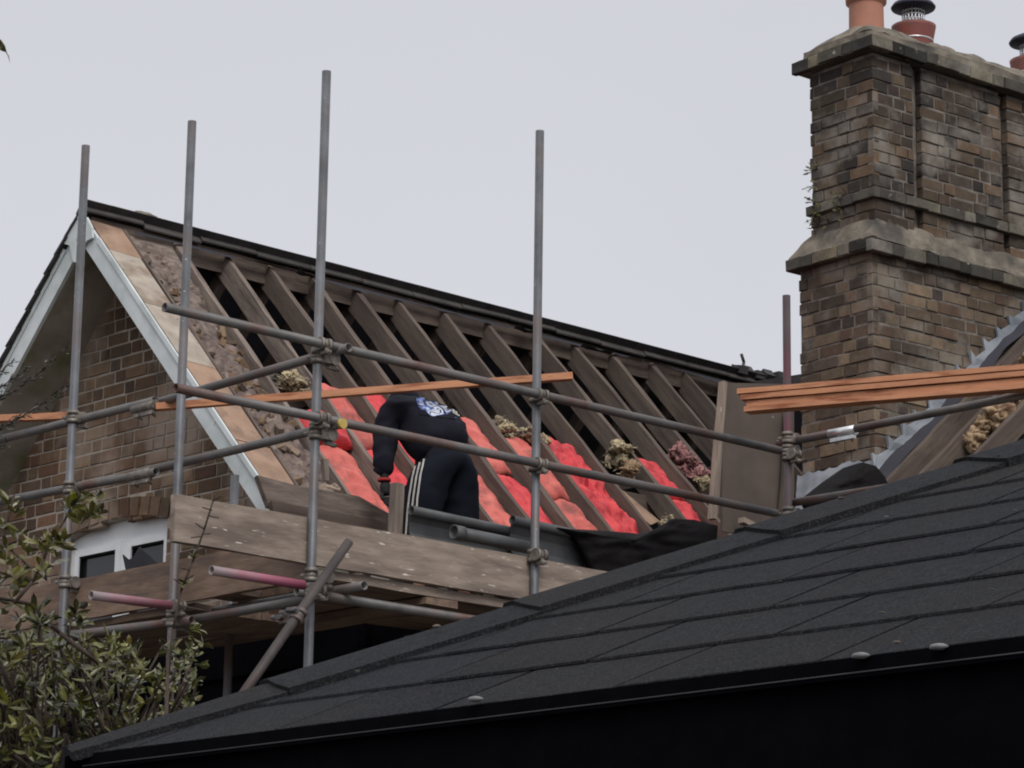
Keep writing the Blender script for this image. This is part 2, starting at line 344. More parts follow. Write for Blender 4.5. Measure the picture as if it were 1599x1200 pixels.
# brick arch over the window
bm = bmesh.new(); bm.loops.layers.color.new('Col'); rd = random.Random(5)
c = (WY0 + WY1) / 2; hw = (WY1 - WY0) / 2; nb = 15; Rr = (hw * hw + WRISE * WRISE) / (2 * WRISE); cz = WZT + WRISE - Rr; am = math.asin(hw / Rr) + .10
for i in range(nb):
    a0 = -am + 2 * am * i / nb + .004; a1 = -am + 2 * am * (i + 1) / nb - .004
    pts = [(c + rr * sin(a), cz + rr * cos(a)) for a, rr in ((a0, Rr + .003), (a1, Rr + .003), (a1, Rr + .12), (a0, Rr + .12))]
    A = [bm.verts.new((XW - .008 + rd.uniform(-.003, .003), y, z)) for y, z in pts]; B = [bm.verts.new((XW + .1, y, z)) for y, z in pts]
    fs = [bm.faces.new(A), bm.faces.new(B)] + [bm.faces.new((A[k], A[(k + 1) % 4], B[(k + 1) % 4], B[k])) for k in range(4)]
    t = rd.choice(TW); k_ = rd.uniform(.8, 1.15); setcol(bm, fs, tuple(x * k_ for x in t))
mesh_obj('window_arch', bm, 'brick', house)
# front and rear walls, below the eaves
for nm, yy, nn, oo in (('front_wall', 1.15, Vector((0, -1, 0)), 1), ('rear_wall', 5.85, Vector((0, 1, 0)), 0)):
    bricks(nm, Vector((XW, yy, 0)), Vector((1, 0, 0)), nn, lambda z, oo=oo: [(0, 5.6 if oo else 2)], .02 if oo else 2.0, 2.6 + ZC, .0835, .225, .112, 'brick', house, TW, 'mortar', seed=8)
bm = bmesh.new(); bm_box(bm, XW + .2, 9.5, 1.165, 1.3, 0, 2.6 + ZC); bm_box(bm, XW + .2, 9.5, 5.7, 5.835, 0, 2.6 + ZC)
bm_box(bm, 9.3, 9.5, 1.3, 5.7, 0, 2.6 + ZC)
mesh_obj('wall_core', bm, 'mortar', house)
bm = bmesh.new(); bm_box(bm, XW + .23, 9.2, 1.31, 5.69, 2.42 + ZC, 2.5 + ZC)
mesh_obj('loft_floor', bm, 'dark_inside', house)
# added boards over the brick lower walls, their black standing in for platform shade
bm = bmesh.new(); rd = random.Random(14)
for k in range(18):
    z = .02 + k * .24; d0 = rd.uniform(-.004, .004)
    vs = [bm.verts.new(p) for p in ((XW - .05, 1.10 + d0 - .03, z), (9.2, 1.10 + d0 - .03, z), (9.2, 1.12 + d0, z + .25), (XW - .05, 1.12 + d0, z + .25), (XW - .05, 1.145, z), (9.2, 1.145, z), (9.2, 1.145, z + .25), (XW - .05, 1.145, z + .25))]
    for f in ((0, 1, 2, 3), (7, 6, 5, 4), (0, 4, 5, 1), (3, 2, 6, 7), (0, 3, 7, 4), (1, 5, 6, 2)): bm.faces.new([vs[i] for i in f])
mesh_obj('front_shade_boards', bm, 'black_timber_and_shade', house)
bm = bmesh.new()  # gable side: same added boards, deep shade put into their colour
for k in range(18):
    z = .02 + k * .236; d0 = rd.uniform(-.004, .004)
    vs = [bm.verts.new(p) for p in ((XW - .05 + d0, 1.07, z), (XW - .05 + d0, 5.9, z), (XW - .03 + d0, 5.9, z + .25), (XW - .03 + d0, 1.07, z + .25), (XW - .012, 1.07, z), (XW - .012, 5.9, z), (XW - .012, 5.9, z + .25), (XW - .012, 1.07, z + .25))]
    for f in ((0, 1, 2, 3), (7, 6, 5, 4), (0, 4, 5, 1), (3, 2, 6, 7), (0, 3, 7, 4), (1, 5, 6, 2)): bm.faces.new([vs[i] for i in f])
mesh_obj('side_shade_boards', bm, 'black_timber_and_shade', house)
# window
wn = bmesh.new(); xf = XW + .07
def wbox(bm, ya, yb, za, zb, xa=xf, xb=xf + .06): bm_box(bm, xa, xb, ya, yb, za, zb)
zb_ = 2.72 + ZC; zh = 3.42 + ZC
wbox(wn, WY0, WY0 + .05, zb_, zh); wbox(wn, WY1 - .05, WY1, zb_, zh); wbox(wn, 3.50, 3.57, zb_, zh + .0)
wbox(wn, WY0 + .05, 3.50, zb_, zb_ + .06); wbox(wn, 3.57, WY1 - .05, zb_, zb_ + .06)
for ya, yb in ((WY0 + .05, 3.50), (3.57, WY1 - .05)):      # casement rails, proud of the frame
    wbox(wn, ya, ya + .045, zb_ + .06, zh - .05, xf - .015, xf + .04); wbox(wn, yb - .045, yb, zb_ + .06, zh - .05, xf - .015, xf + .04)
    wbox(wn, ya, yb, zh - .05, zh - .002, xf - .012, xf + .04)
win = mesh_obj('window', wn, 'upvc', house)
# arched head board of the frame
pts = [Vector((xf + .004, WY0, zh))] + [Vector((xf + .004, y, WZT + WRISE * (1 - ((y - c) / hw) ** 2) - .004)) for y in [WY0 + (WY1 - WY0) * i / 14 for i in range(15)]] + [Vector((xf + .004, WY1, zh))]
poly_prism('frame_head', pts, Vector((.05, 0, 0)), 'upvc', win)
for ya, yb in ((WY0 + .095, 3.455), (3.615, WY1 - .095)):
    g_ = bmesh.new()
    for q_ in ((ya - .004, ya + .012, zb_ + .05, zh - .046), (yb - .012, yb + .004, zb_ + .05, zh - .046), (ya, yb, zh - .062, zh - .047)): bm_box(g_, xf - .004, xf + .018, q_[0], q_[1], q_[2], q_[3])
    mesh_obj('gasket', g_, 'tarp', win)
    b_ = bmesh.new(); bm_box(b_, xf + .02, xf + .026, ya, yb, zb_ + .06, zh - .05); mesh_obj('pane', b_, 'glass', win)
# bargeboards
def barge(sgn):
    f = rp if sgn < 0 else rpf
    bm = bmesh.new(); n = 14; va = .14; vb = 3.45
    rows = []
    for i in range(n + 1):
        v = va + (vb - va) * i / n
        rows.append([bm.verts.new(f(x, v, o)) for x, o in ((XO, -.005), (XO, -.125), (XO + .022, -.125), (XO + .022, -.005))])
    for i in range(n):
        for k in range(4): bm.faces.new((rows[i][k], rows[i][(k + 1) % 4], rows[i + 1][(k + 1) % 4], rows[i + 1][k]))
    bm.faces.new(rows[0]); bm.faces.new(rows[-1][::-1])
    o = mesh_obj('bargeboard', bm, 'white', house)
    p, q = f(XO - .004, va + .12, .012), f(XO - .004, vb, .012)
    beam('capping_strip', p, q, .014, .03, 'white', o, up=Vector((0, 0, 1)), rough=.0015, bev=.002)
barge(-1); barge(1)
# apex plate with its drop
P_ = lambda x, y: onX(x, y, XO - .012)
poly_prism('apex_plate', [P_(x, y) for x, y in ((124, 338), (112, 352), (100, 381), (111, 384), (117, 410), (124, 411), (131, 385), (138, 377), (147, 372), (146, 356), (138, 340))], Vector((-.014, 0, 0)), 'white', house)
# soffits of the overhang, both slopes
for f, mm in ((rp, 'moss'), (rpf, 'moss')):
    bm = bmesh.new()
    rows = [[bm.verts.new(f(x, v, o)) for x, o in ((XO + .023, -.13), (XW + .02, -.13), (XW + .02, -.118), (XO + .023, -.118))] for v in [.16 + 3.29 * i / 12 for i in range(13)]]
    for i in range(12):
        for k in range(4): bm.faces.new((rows[i][k], rows[i][(k + 1) % 4], rows[i + 1][(k + 1) % 4], rows[i + 1][k]))
    bm.faces.new(rows[0]); bm.faces.new(rows[-1][::-1]); mesh_obj('soffit', bm, mm, house)
# verge strips of ply on the near slope, piece after piece
for a, b, m_ in ((.03, .36, 'ply'), (.363, .93, 'ply_pale'), (.935, 1.52, 'ply_pale'), (1.525, 1.86, 'ply'), (1.865, 2.30, 'ply'), (2.31, 2.95, 'ply')):
    bm = bmesh.new(); x0, x1 = XO + .03, XW - .13 + random.uniform(-.01, .01)
    vs = [bm.verts.new(rp(x, v, o)) for o in (-.03, .0) for x, v in ((x0, a), (x1, a + .02), (x1, b + .02), (x0, b))]
    for q_ in ((0, 1, 2, 3), (7, 6, 5, 4), (0, 4, 5, 1), (1, 5, 6, 2), (2, 6, 7, 3), (3, 7, 4, 0)): bm.faces.new([vs[i] for i in q_])
    mesh_obj('verge_strip', bm, m_, house)
beam('verge_batten', rp(XW - .115, .06, .006), rp(XW - .115, 3.1, .006), .018, .05, 'rafter', house, up=ROOFN)
# rubble crest of the gable wall between verge and first rafter
def rub(i, j):
    X = XW - .10 + i * .36; v = .12 + j * 2.95
    h = -.025 + .05 * noise.noise(Vector((X * 6, v * 5, 3))) + .04 * noise.noise(Vector((X * 17, v * 15, 8))) + .018 * noise.noise(Vector((X * 40, v * 38, 1)))
    h += -.045 * abs(2 * i - 1) ** 4 * (1 if i > .5 else .2)
    return rp(X, v, h)
mesh_obj('broken_wall_top', grid_mesh(22, 150, rub), 'rubble', house)
bm = bmesh.new(); bm.loops.layers.color.new('Col'); rd = random.Random(11)
for i in range(110):
    X = rd.uniform(XW - .07, XW + .24); v = rd.uniform(.2, 2.95); s = rd.uniform(.012, .042)
    Mx = Matrix.Translation(rp(X, v, -.035)) @ Matrix.Rotation(rd.uniform(0, 6), 4, Vector((rd.random(), rd.random(), rd.random())).normalized())
    fs = bm_box(bm, -s * 1.3, s * 1.3, -s * .7, s * .7, -s * .5, s * .5, Mx)
    setcol(bm, fs, rd.choice(TW + [(.42, .37, .32), (.30, .25, .22)]))
bmesh.ops.bevel(bm, geom=list(bm.edges), offset=.004, segments=1, affect='EDGES')
tag(mesh_obj('loose_brickbats', bm, 'brick', house), kind='stuff')
# a ply infill in the top corner, between ridge and first rafter
poly_prism('infill_board', [rp(1.25, .07, -.02), rp(1.62, .07, -.02), rp(1.62, .62, -.06), rp(1.42, .50, -.06), rp(1.25, .26, -.02)], ROOFN * -.012, 'infill' if 'infill' in MT else 'rafter_pale', house)
# rafters
RX = [1.66, 2.07, 2.43, 2.80, 3.18, 3.56, 3.98, 4.40, 4.88, 5.26, 5.65, 6.07, 6.43, 6.85]
for i, X in enumerate(RX):
    m_ = 'rafter_pale' if i in (0, 1) else 'rafter'
    dx = random.uniform(-.012, .012)
    beam('rafter', rp(X, .04, 0), rp(X + dx, 3.35, 0), .040 + random.uniform(-.004, .006), .135, m_, house, up=ROOFN, rough=.006, bow=random.uniform(-.012, .006), segs=24)
for X in RX:                                  # far slope rafters, seen from inside
    beam('rear_rafter', rpf(X + .03, .05, -.02), rpf(X + .03, 3.3, -.02), .05, .11, 'rafter', house, up=Vector((0, ST, CT)), rough=.004, segs=8)
beam('ridge_board', Vector((XO + .05, RY, RZ + .0)), Vector((7.3, RY, RZ - .01)), .03, .15, 'rafter', house)
# collar and ceiling ties
for X in RX[1::2]:
    beam('collar_tie', Vector((X + .055, RY - .95, RZ - 1.08)), Vector((X + .055, RY + .95, RZ - 1.08)), .04, .09, 'rafter', house)
beam('purlin', Vector((XW + .1, RY - 1.62 * CT, RZ - 1.62 * ST - .19)), Vector((7.2, RY - 1.62 * CT, RZ - 1.62 * ST - .19)), .07, .15, 'rafter', house)
# far slope: felt below, slates above
bm = bmesh.new()
vs = [bm.verts.new(rpf(x, v, o)) for o in (-.018, 0) for x, v in ((XO + .03, .0), (9.3, .0), (9.3, 3.5), (XO + .03, 3.5))]
for q_ in ((0, 1, 2, 3), (7, 6, 5, 4), (0, 4, 5, 1), (1, 5, 6, 2), (2, 6, 7, 3), (3, 7, 4, 0)): bm.faces.new([vs[i] for i in q_])
mesh_obj('felt_lining', bm, 'felt', house)
bm = bmesh.new(); rd = random.Random(4); k = 0; v = 3.55
while v > .15:
    X = XO - .035 - rd.uniform(0, .012) - (.1 if k % 2 else 0); first = True
    while X < 9.3:
        wd = .2; a = max(X, XO - .035 + rd.uniform(-.012, .008)); b = min(X + wd - .004, 9.3)
        t = .007 + rd.uniform(-.001, .002); lo = v + rd.uniform(-.004, .006); up_ = v - .3; h0 = .030; h1 = .006
        vs = [bm.verts.new(rpf(x, vv, o)) for dz in (0, t) for x, vv, o in ((a, lo, h0 + dz), (b, lo, h0 + dz), (b, up_, h1 + dz), (a, up_, h1 + dz))]
        for q_ in ((0, 1, 2, 3), (7, 6, 5, 4), (0, 4, 5, 1), (1, 5, 6, 2), (2, 6, 7, 3), (3, 7, 4, 0)): bm.faces.new([vs[i] for i in q_])
        X += wd
    v -= .14; k += 1
mesh_obj('slates', bm, 'slate', house)
# ridge tiles
X = XO - .02; i = 0; rd = random.Random(2)
while X < 7.25:
    ln = .46; bm = bmesh.new(); lift = rd.uniform(-.006, .012); 
    prof = [(-.058, -.036), (-.02, .012), (.02, .012), (.058, -.036), (.052, -.046), (0, -.004), (-.052, -.046)]
    ends = []
    for xx, dz in ((X, 0), (X + ln - .008, rd.uniform(-.004, .008))):
        ends.append([bm.verts.new((xx, RY + a, RZ + .045 + b + lift + dz)) for a, b in prof])
    for k in range(7): bm.faces.new((ends[0][k], ends[0][(k + 1) % 7], ends[1][(k + 1) % 7], ends[1][k]))
    bm.faces.new(ends[0]); bm.faces.new(ends[1][::-1])
    o_ = mesh_obj('ridge_tile', bm, 'ridge', house)
    if i == 1:                                # a mortar lump on the joint
        b_ = bmesh.new(); bmesh.ops.create_icosphere(b_, subdivisions=3, radius=1)
        for v_ in b_.verts: v_.co = Vector((v_.co.x * .11, v_.co.y * .06, v_.co.z * .028)) * (1 + .3 * noise.noise(v_.co * 3)) + Vector((X + .02, RY, RZ + .09))
        mesh_obj('mortar_lump', b_, 'flaunch', o_, smooth=True)
    X += ln; i += 1
# torn felt strip left under the ridge
def torn(i, j):
    X = 1.3 + i * 5.7; v = .06 + j * (.030 + .05 * noise.noise(Vector((X * 1.7, 0, 0))) + .02 * noise.noise(Vector((X * 9, 4, 0))))
    curl = .05 * j * max(0, noise.noise(Vector((X * 1.1, 7, 2))))
    return rp(X, v, .014 + curl)
mesh_obj('torn_felt_strip', grid_mesh(260, 4, torn), 'felt', house)
for X, v, ln in ((5.25, .12, .32), (4.6, .10, .2), (2.6, .1, .16)):
    def cur(i, j, X=X, v=v, ln=ln): return rp(X + i * ln, v + j * .07 * (1 - abs(2 * i - 1) ** 2 * .7), .025 + .05 * j * j + .01 * noise.noise(Vector((i * 4, j * 3, X))))
    mesh_obj('curled_felt', grid_mesh(12, 4, cur), 'slate', house)
# bits at the ridge end (bent wire and mortar by the chimney)
bm = bmesh.new(); pr = [Vector((7.1, RY, RZ + .06)), Vector((7.13, RY, RZ + .17)), Vector((7.1, RY, RZ + .23))]
for a, b in zip(pr, pr[1:]): bm_tube(bm, a, b, .012, 8, False)
for i in range(14):
    Mx = Matrix.Translation(Vector((7.05 + i * .05, RY + random.uniform(-.05, .05), RZ + .06 + random.uniform(0, .06)))) @ Matrix.Rotation(random.uniform(0, 6), 4, 'X')
    bm_box(bm, -.05, .05, -.03, .03, -.03, .03, Mx)
mesh_obj('ridge_end_debris', bm, 'slate', house)
# roof line running on behind the stack
beam('rear_ridge', Vector((7.25, RY + .1, RZ + .02)), at(1262, 588, 22.5), .2, .2, 'slate', house)
# eaves boards lying along the foot of the rafters
def slab(name, px, Y, m_, dep=.03):
    return poly_prism(name, [onY(x, y, Y) for x, y in px], Vector((0, dep, -.01)), m_, house)
slab('eaves_board', [(402, 742), (470, 760), (560, 775), (612, 805), (628, 832), (560, 822), (420, 790)], 1.02, 'rafter_pale')
slab('eaves_board', [(424, 782), (520, 800), (640, 822), (640, 850), (430, 815)], .95, 'rafter')
# wall plate strip between bags and eaves
beam('wall_plate', Vector((XW, 1.22, 2.72 + ZC)), Vector((7.2, 1.22, 2.72 + ZC)), .1, .1, 'rafter', house)

# ------------------------------------------------------------------ chimney and wing, set a little off the house's axes
CX = Vector((.996685, -.081360, 0)); CY = Vector((.081360, .996685, 0)); CO = Vector((5.3259, .7165, ZC))
def cp(a, b, z): return CO + CX * a + CY * b + Vector((0, 0, z))
def ceul(): 
    Mx = Matrix.Identity(4)
    for i in range(3): Mx[i][0] = CX[i]; Mx[i][1] = CY[i]; Mx[i][3] = CO[i]
    return Mx
CM = ceul()
TC = [(.115, .095, .085), (.15, .12, .10), (.09, .08, .077), (.19, .145, .115), (.23, .17, .12), (.13, .09, .075), (.17, .12, .10)]
TCL = [(.35, .285, .22), (.40, .325, .25), (.29, .235, .19), (.46, .375, .29), (.36, .295, .235), (.31, .255, .215), (.39, .30, .235)]
TCU = [(.25, .215, .185), (.28, .24, .20), (.20, .18, .165), (.32, .27, .22), (.37, .30, .24), (.27, .225, .195), (.22, .20, .185)]
TCU = [(a_ * 1.12, b__ * 1.12, c_ * 1.12) for a_, b__, c_ in TCU]
TCL = [(a_ * 1.08, b__ * 1.13, c_ * 1.2) for a_, b__, c_ in TCL]
stack = bricks('chimney_stack', CO, CX, -CY, lambda z: [(0, 2.6)], 2.3, 5.55, .084, .235, .115, 'stackbrick', house, TCL, 0, seed=21, jit=.006, wonk=.012)
def csub(name, bm, m_, smooth=False): return mesh_obj(name, bm, m_, stack, CM, smooth)
bricks('side_face', CO, CY, -CX, lambda z: [(.0, .69)], 2.3, 5.55, .084, .235, .115, 'stackbrick', stack, TCL, 0, seed=22, jit=.006, wonk=.012)
IN = .03
UPY = .60
def upf(z):
    rec = [(.03, .415), (.50, 1.295), (1.365, 2.6)]
    return rec
bricks('upper_face', CO + CY * 0.0, CX, -CY, upf, 5.76, 6.95, .084, .235, .115, 'stackbrick', stack, TCU, 0, seed=23, jit=.007, wonk=.012)
bricks('upper_side', CO + CX * .03, CY, -CX, lambda z: [(.0, UPY)], 5.76, 6.95, .084, .235, .115, 'stackbrick', stack, TCU, 0, seed=24, jit=.006, wonk=.012)
bm = bmesh.new()
bm_box(bm, .007, 2.6, .007, .68, -1.6, 5.55); bm_box(bm, .038, 2.58, .06, UPY - .012, 5.5, 6.95)
for a, b in ((.038, .405), (.51, 1.285), (1.375, 2.58)): bm_box(bm, a, b, .007, .08, 5.7, 6.95)
csub('stack_core', bm, 'mortar_dark')
def rough_slab(x0, x1, y0, y1, z0, z1, amp, seed, cell=.05):
    bm = bmesh.new(); bm_box(bm, x0, x1, y0, y1, z0, z1)
    nx = int((x1 - x0) / cell)
    bmesh.ops.subdivide_edges(bm, edges=list(bm.edges), cuts=10, use_grid_fill=True)
    for v in bm.verts:
        v.co += Vector([noise.noise(v.co * 5 + Vector((seed, k * 9, 0))) * amp + noise.noise(v.co * 17 + Vector((seed, k * 9, 5))) * amp * .6 for k in range(3)])
    return bm
TST = [(.60, .60, .60), (.85, .85, .82), (.45, .45, .45), (1.1, 1.05, .95)]
for nm_, px_, py_, ly_, z0_, z1_ in (('corbel_course', -.07, -.065, .82, 5.548, 5.628), ('corbel_band', -.002, -.032, .67, 5.93, 5.998), ('cap_course', -.048, -.08, .78, 6.958, 7.042)):
    csub(nm_, rough_slab(px_ + .012, 2.7, py_ + .012, py_ + ly_ - .01, z0_ + .002, z1_ - .004, .006, z0_), 'stone')
    bricks(nm_ + '_front', CO + CX * px_ + CY * py_, CX, -CY, lambda z: [(0, 2.75)], z0_, z1_, z1_ - z0_ + .004, .225, .11, 'capbrick', stack, TST, 0, seed=int(z0_ * 7), jit=.006, thick=.05, gap=.006, wonk=.02)
    bricks(nm_ + '_side', CO + CX * px_ + CY * py_, CY, -CX, lambda z, ly_=ly_: [(0, ly_)], z0_, z1_, z1_ - z0_ + .004, .225, .11, 'capbrick', stack, TST, 0, seed=int(z0_ * 9), jit=.006, thick=.05, gap=.006, wonk=.02)
csub('cap_mortar', rough_slab(-.005, 2.68, -.03, .64, 7.03, 7.11, .02, 4), 'flaunch')
# sloped flaunching on the lower corbel
def flau(x0, x1, y0, y1, X0, X1, Y0, Y1, za, zb, seed):
    bm = bmesh.new(); n = 40
    def ring(x0, x1, y0, y1, z, am):
        out = []
        for k in range(4 * n):
            s, t = divmod(k, n); t /= n
            p = [(x0 + (x1 - x0) * t, y0), (x1, y0 + (y1 - y0) * t), (x1 - (x1 - x0) * t, y1), (x0, y1 - (y1 - y0) * t)][s]
            q = Vector((p[0], p[1], z)); q += Vector([noise.noise(q * 7 + Vector((seed, j * 9, 0))) * am for j in range(3)]); out.append(bm.verts.new(q))
        return out
    rs = [ring(x0 + (X0 - x0) * t, x1 + (X1 - x1) * t, y0 + (Y0 - y0) * t, y1 + (Y1 - y1) * t, za + (zb - za) * t ** .8, .018 + .012 * (t > .1) * (t < .9)) for t in (0, .12, .25, .4, .55, .7, .85, 1)]
    for a, b in zip(rs, rs[1:]):
        for k in range(4 * n): bm.faces.new((a[k], a[(k + 1) % (4 * n)], b[(k + 1) % (4 * n)], b[k]))
    bm.faces.new(rs[-1]); return bm
csub('flaunching', flau(-.06, 2.65, -.055, .74, .035, 2.6, .008, .60, 5.625, 5.79, 3), 'flaunch')
csub('flaunching', flau(.03, 2.65, .0, .62, .25, 2.3, .22, .42, 7.11, 7.27, 6), 'flaunch')
def lathe(prof, cx, cy, n=40):
    bm = bmesh.new(); rings = [[bm.verts.new((cx + r * cos(2 * pi * k / n), cy + r * sin(2 * pi * k / n), z)) for k in range(n)] for r, z in prof]
    for a, b in zip(rings, rings[1:]):
        for k in range(n): bm.faces.new((a[k], a[(k + 1) % n], b[(k + 1) % n], b[k])).smooth = True
    return bm
csub('chimney_pot', lathe([(.122, 7.12), (.119, 7.42), (.119, 7.432), (.140, 7.442), (.143, 7.49), (.134, 7.50), (.120, 7.51), (.118, 7.62), (.135, 7.64), (.135, 7.68), (.10, 7.68), (.10, 7.2)], .29, .3), 'clay')
for cx, dz in ((.76, -.055), (1.985, -.02)):
    csub('chimney_pot', lathe([(.122, 7.10), (.124, 7.29 + dz), (.136, 7.34 + dz), (.152, 7.42 + dz), (.156, 7.442 + dz), (.135, 7.448 + dz), (.11, 7.3 + dz)], cx, .3), 'clayred')
    bm = bmesh.new()
    for k in range(20):
        a = 2 * pi * k / 20; x, y = cx + .077 * cos(a), .3 + .077 * sin(a)
        bm_tube(bm, Vector((x, y, 7.42 + dz)), Vector((x, y, 7.57 + dz)), .006, 6, False)
    for z in (7.46, 7.49, 7.52, 7.55):
        for k in range(20):
            a = 2 * pi * k / 20; b = 2 * pi * (k + 1) / 20
            bm_tube(bm, Vector((cx + .077 * cos(a), .3 + .077 * sin(a), z + dz)), Vector((cx + .077 * cos(b), .3 + .077 * sin(b), z + dz)), .005, 6, False)
    csub('cowl_cage', bm, 'shiny')
    csub('cowl_hood', lathe([(.02, 7.56 + dz), (.152, 7.575 + dz), (.157, 7.585 + dz), (.14, 7.61 + dz), (.08, 7.64 + dz), (.001, 7.65 + dz)], cx, .3), 'cowl')
    csub('clamp_wire', lathe([(.131, 7.322 + dz), (.1375, 7.326 + dz), (.1385, 7.332 + dz), (.134, 7.336 + dz)], cx, .3), 'shiny')
# stepped lead flashing up the right-hand face
bm = bmesh.new(); rd = random.Random(6); a = -.02; sl = .869
fl = lambda a_: 4.06 + a_ * sl
while a < 1.9:
    st = rd.uniform(.11, .15); z = fl(a)
    pts = [(a - .02, z - .05), (a + st * 1.25, fl(a + st * 1.25) - .05), (a + st * 1.1, fl(a + st) + .07), (a + .02, z + .085 + rd.uniform(0, .04)), (a - .035, z + .11 + rd.uniform(0, .04)), (a - .01, z + .04)]
    t = rd.uniform(.004, .012); t2 = rd.uniform(.012, .03)
    A = [bm.verts.new((x, -.012 - (t2 if i in (3, 4) else t), zz)) for i, (x, zz) in enumerate(pts)]
    B = [bm.verts.new((x, -.007, zz)) for x, zz in pts]
    bm.faces.new(A); bm.faces.new(B[::-1])
    for i in range(6): bm.faces.new((A[i], A[(i + 1) % 6], B[(i + 1) % 6], B[i]))
    a += st
csub('stepped_flashing', bm, 'lead')
# lead apron at the stack's left foot
def apron(i, j):
    b = -.04 + i * .74; z = 4.14 - j * .26 + .03 * noise.noise(Vector((i * 11, 0, 7)))
    return cp(-.022 - .02 * j - .045 * abs(noise.noise(Vector((i * 8, j * 2.5, 0)))) * j - .02 * j * noise.noise(Vector((i * 17, j * 5, 0))), b, z + .03 * noise.noise(Vector((i * 4, j, 4))))
mesh_obj('lead_apron', grid_mesh(30, 8, apron), 'lead', stack)
# sprigs growing from the stack's edge
plant = empty('wall_weed', cp(.03, .6, 5.9), 'small leafy weeds rooted in the left edge of the chimney brickwork', 'weed')
bm = bmesh.new(); bm.loops.layers.color.new('Col'); bs = bmesh.new(); rd = random.Random(9)
for (px, py) in ((1275, 288), (1277, 318), (1276, 338), (1285, 330), (1278, 352), (1322, 302), (1315, 326), (1322, 333), (1294, 347), (1277, 265)):
    d = ray(px, py); t = ((CO + CX * .02 - CAM) @ CX) / (d @ CX) if False else ((CO + CX * .02 - CAM).dot(CX)) / d.dot(CX); p = CAM + d * t
    for s in range(3 if px > 1290 else 5):
        q = p + CX * -rd.uniform(.03, .07) + CY * rd.uniform(-.02, .09) + Vector((0, 0, rd.uniform(-.06, .06))); bm_tube(bs, p, q, .0025, 5, False)
        for l_ in range(3):
            c_ = p.lerp(q, rd.uniform(.5, 1.1)); u_ = Vector((rd.uniform(-1, 1), rd.uniform(-1, 1), rd.uniform(-1, 1))).normalized() * .024; v_ = u_.orthogonal().normalized() * .011
            f = bm.faces.new([bm.verts.new(c_ + x) for x in (-u_, v_, u_, -v_)]); setcol(bm, [f], (rd.uniform(1, 3), rd.uniform(1, 3), rd.uniform(1.5, 4)))
mesh_obj('leaves', bm, 'leaf', plant); mesh_obj('stem', bs, 'bark', plant)
# wing roof: rafters parallel to the flashing, running up to the right, in front of the stack
SLW = math.atan(sl); UPW = (CX * cos(SLW) + Vector((0, 0, sin(SLW)))); NW = (-CX * sin(SLW) + Vector((0, 0, cos(SLW))))
def wp(s, y, off=0): return cp(0, y, 4.02) + UPW * s + NW * off
for k, (y, m_) in enumerate(((-.10, 'rafter'), (-.42, 'rafter'), (-.80, 'rafter'), (-1.2, 'rafter'), (-1.6, 'rafter'), (-2.0, 'rafter'))):
    beam('wing_rafter', wp(-.6, y, -.02), wp(3.2, y, -.02), .055, .14, m_, house, up=NW, rough=.006)
def wf(i, j):
    s = .0 + i * 3.2; y = -.02 - j * .06
    return wp(s, y, .03 + .035 * noise.noise(Vector((s * 2.2, y * 3, 0))) + .02 * noise.noise(Vector((s * 6, y * 8, 2))) - .05 * j)
mesh_obj('wing_felt', grid_mesh(60, 8, wf), 'felt', house)
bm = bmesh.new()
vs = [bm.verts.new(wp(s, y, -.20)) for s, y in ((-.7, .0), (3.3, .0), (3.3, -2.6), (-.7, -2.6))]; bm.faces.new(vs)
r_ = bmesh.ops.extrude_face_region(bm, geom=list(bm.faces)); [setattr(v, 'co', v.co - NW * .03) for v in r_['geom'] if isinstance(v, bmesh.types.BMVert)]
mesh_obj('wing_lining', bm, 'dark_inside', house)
bm = bmesh.new(); bm_box(bm, .15, 4.6, -3.2, -.3, -1.6, 3.3); csub('wing_wall', bm, 'mortar_dark')
# brown sheet board closing the junction, with its pale edge timber
pn = [onY(x, y, .98) for x, y in ((1128, 598), (1128, 830), (1240, 850), (1240, 600))]
sheet = poly_prism('sheet_board', pn, Vector((0, .018, 0)), 'panel', house)
beam('edge_timber', onY(1124, 598, .965), onY(1108, 812, .965), .035, .05, 'board', house, up=Vector((0, 1, 0)), rough=.004)
beam('edge_timber', onY(1229, 640, .95), onY(1220, 800, .95), .055, .03, 'panel', house, up=Vector((0, 1, 0)))
beam('scrap_timber', onY(1158, 808, .9), onY(1185, 822, .9), .05, .04, 'board', house)
poly_prism('cheek_lining', [onY(x, y, 1.02) for x, y in ((1232, 575), (1232, 860), (1290, 860), (1290, 575))], Vector((0, .02, 0)), 'felt', house) if False else None
# ================================================================== THE SCAFFOLD
scaf = empty('scaffold', (0, 0, 0), 'grey steel tube scaffold with timber toe boards wrapped round the roof corner', 'scaffold')
def pole(x, ytop, Yv=None, Xv=None, m_='galv', base=0.):
    p = onY(x, ytop, Yv) if Yv is not None else onX(x, ytop, Xv)
    return p
def standard(px, py, X, Y, m_='galv', lean=(0, 0)):
    p = onY(px, py, Y) if X is None else Vector((X, Y, onX(px, py, X).z if X is not None else 0))
    top = Vector((p.x, p.y, p.z)); return tube('standard', Vector((top.x + lean[0], top.y + lean[1], .0)), top, parent=scaf, m=m_)
s3 = standard(510, 112, None, 0.0, lean=(-.02, .0))
s4 = standard(843, 205, None, 0.0, lean=(-.01, 0), m_='galv')
s5t = onY(1228, 462, 0.0); tube('standard', Vector((s5t.x, 0, 0)), s5t, parent=scaf, m='rust_red')
s2 = onX(300, 190, 0.0); tube('standard', Vector((-.0, s2.y, 0)), s2, parent=scaf, m='galv')
s1 = onX(134, 228, 0.0); tube('standard', Vector((-.0, s1.y, 0)), s1, parent=scaf, m='galv')
p3 = onY(496, 560, 0).x; p4 = onY(836, 600, 0).x; p5 = s5t.x
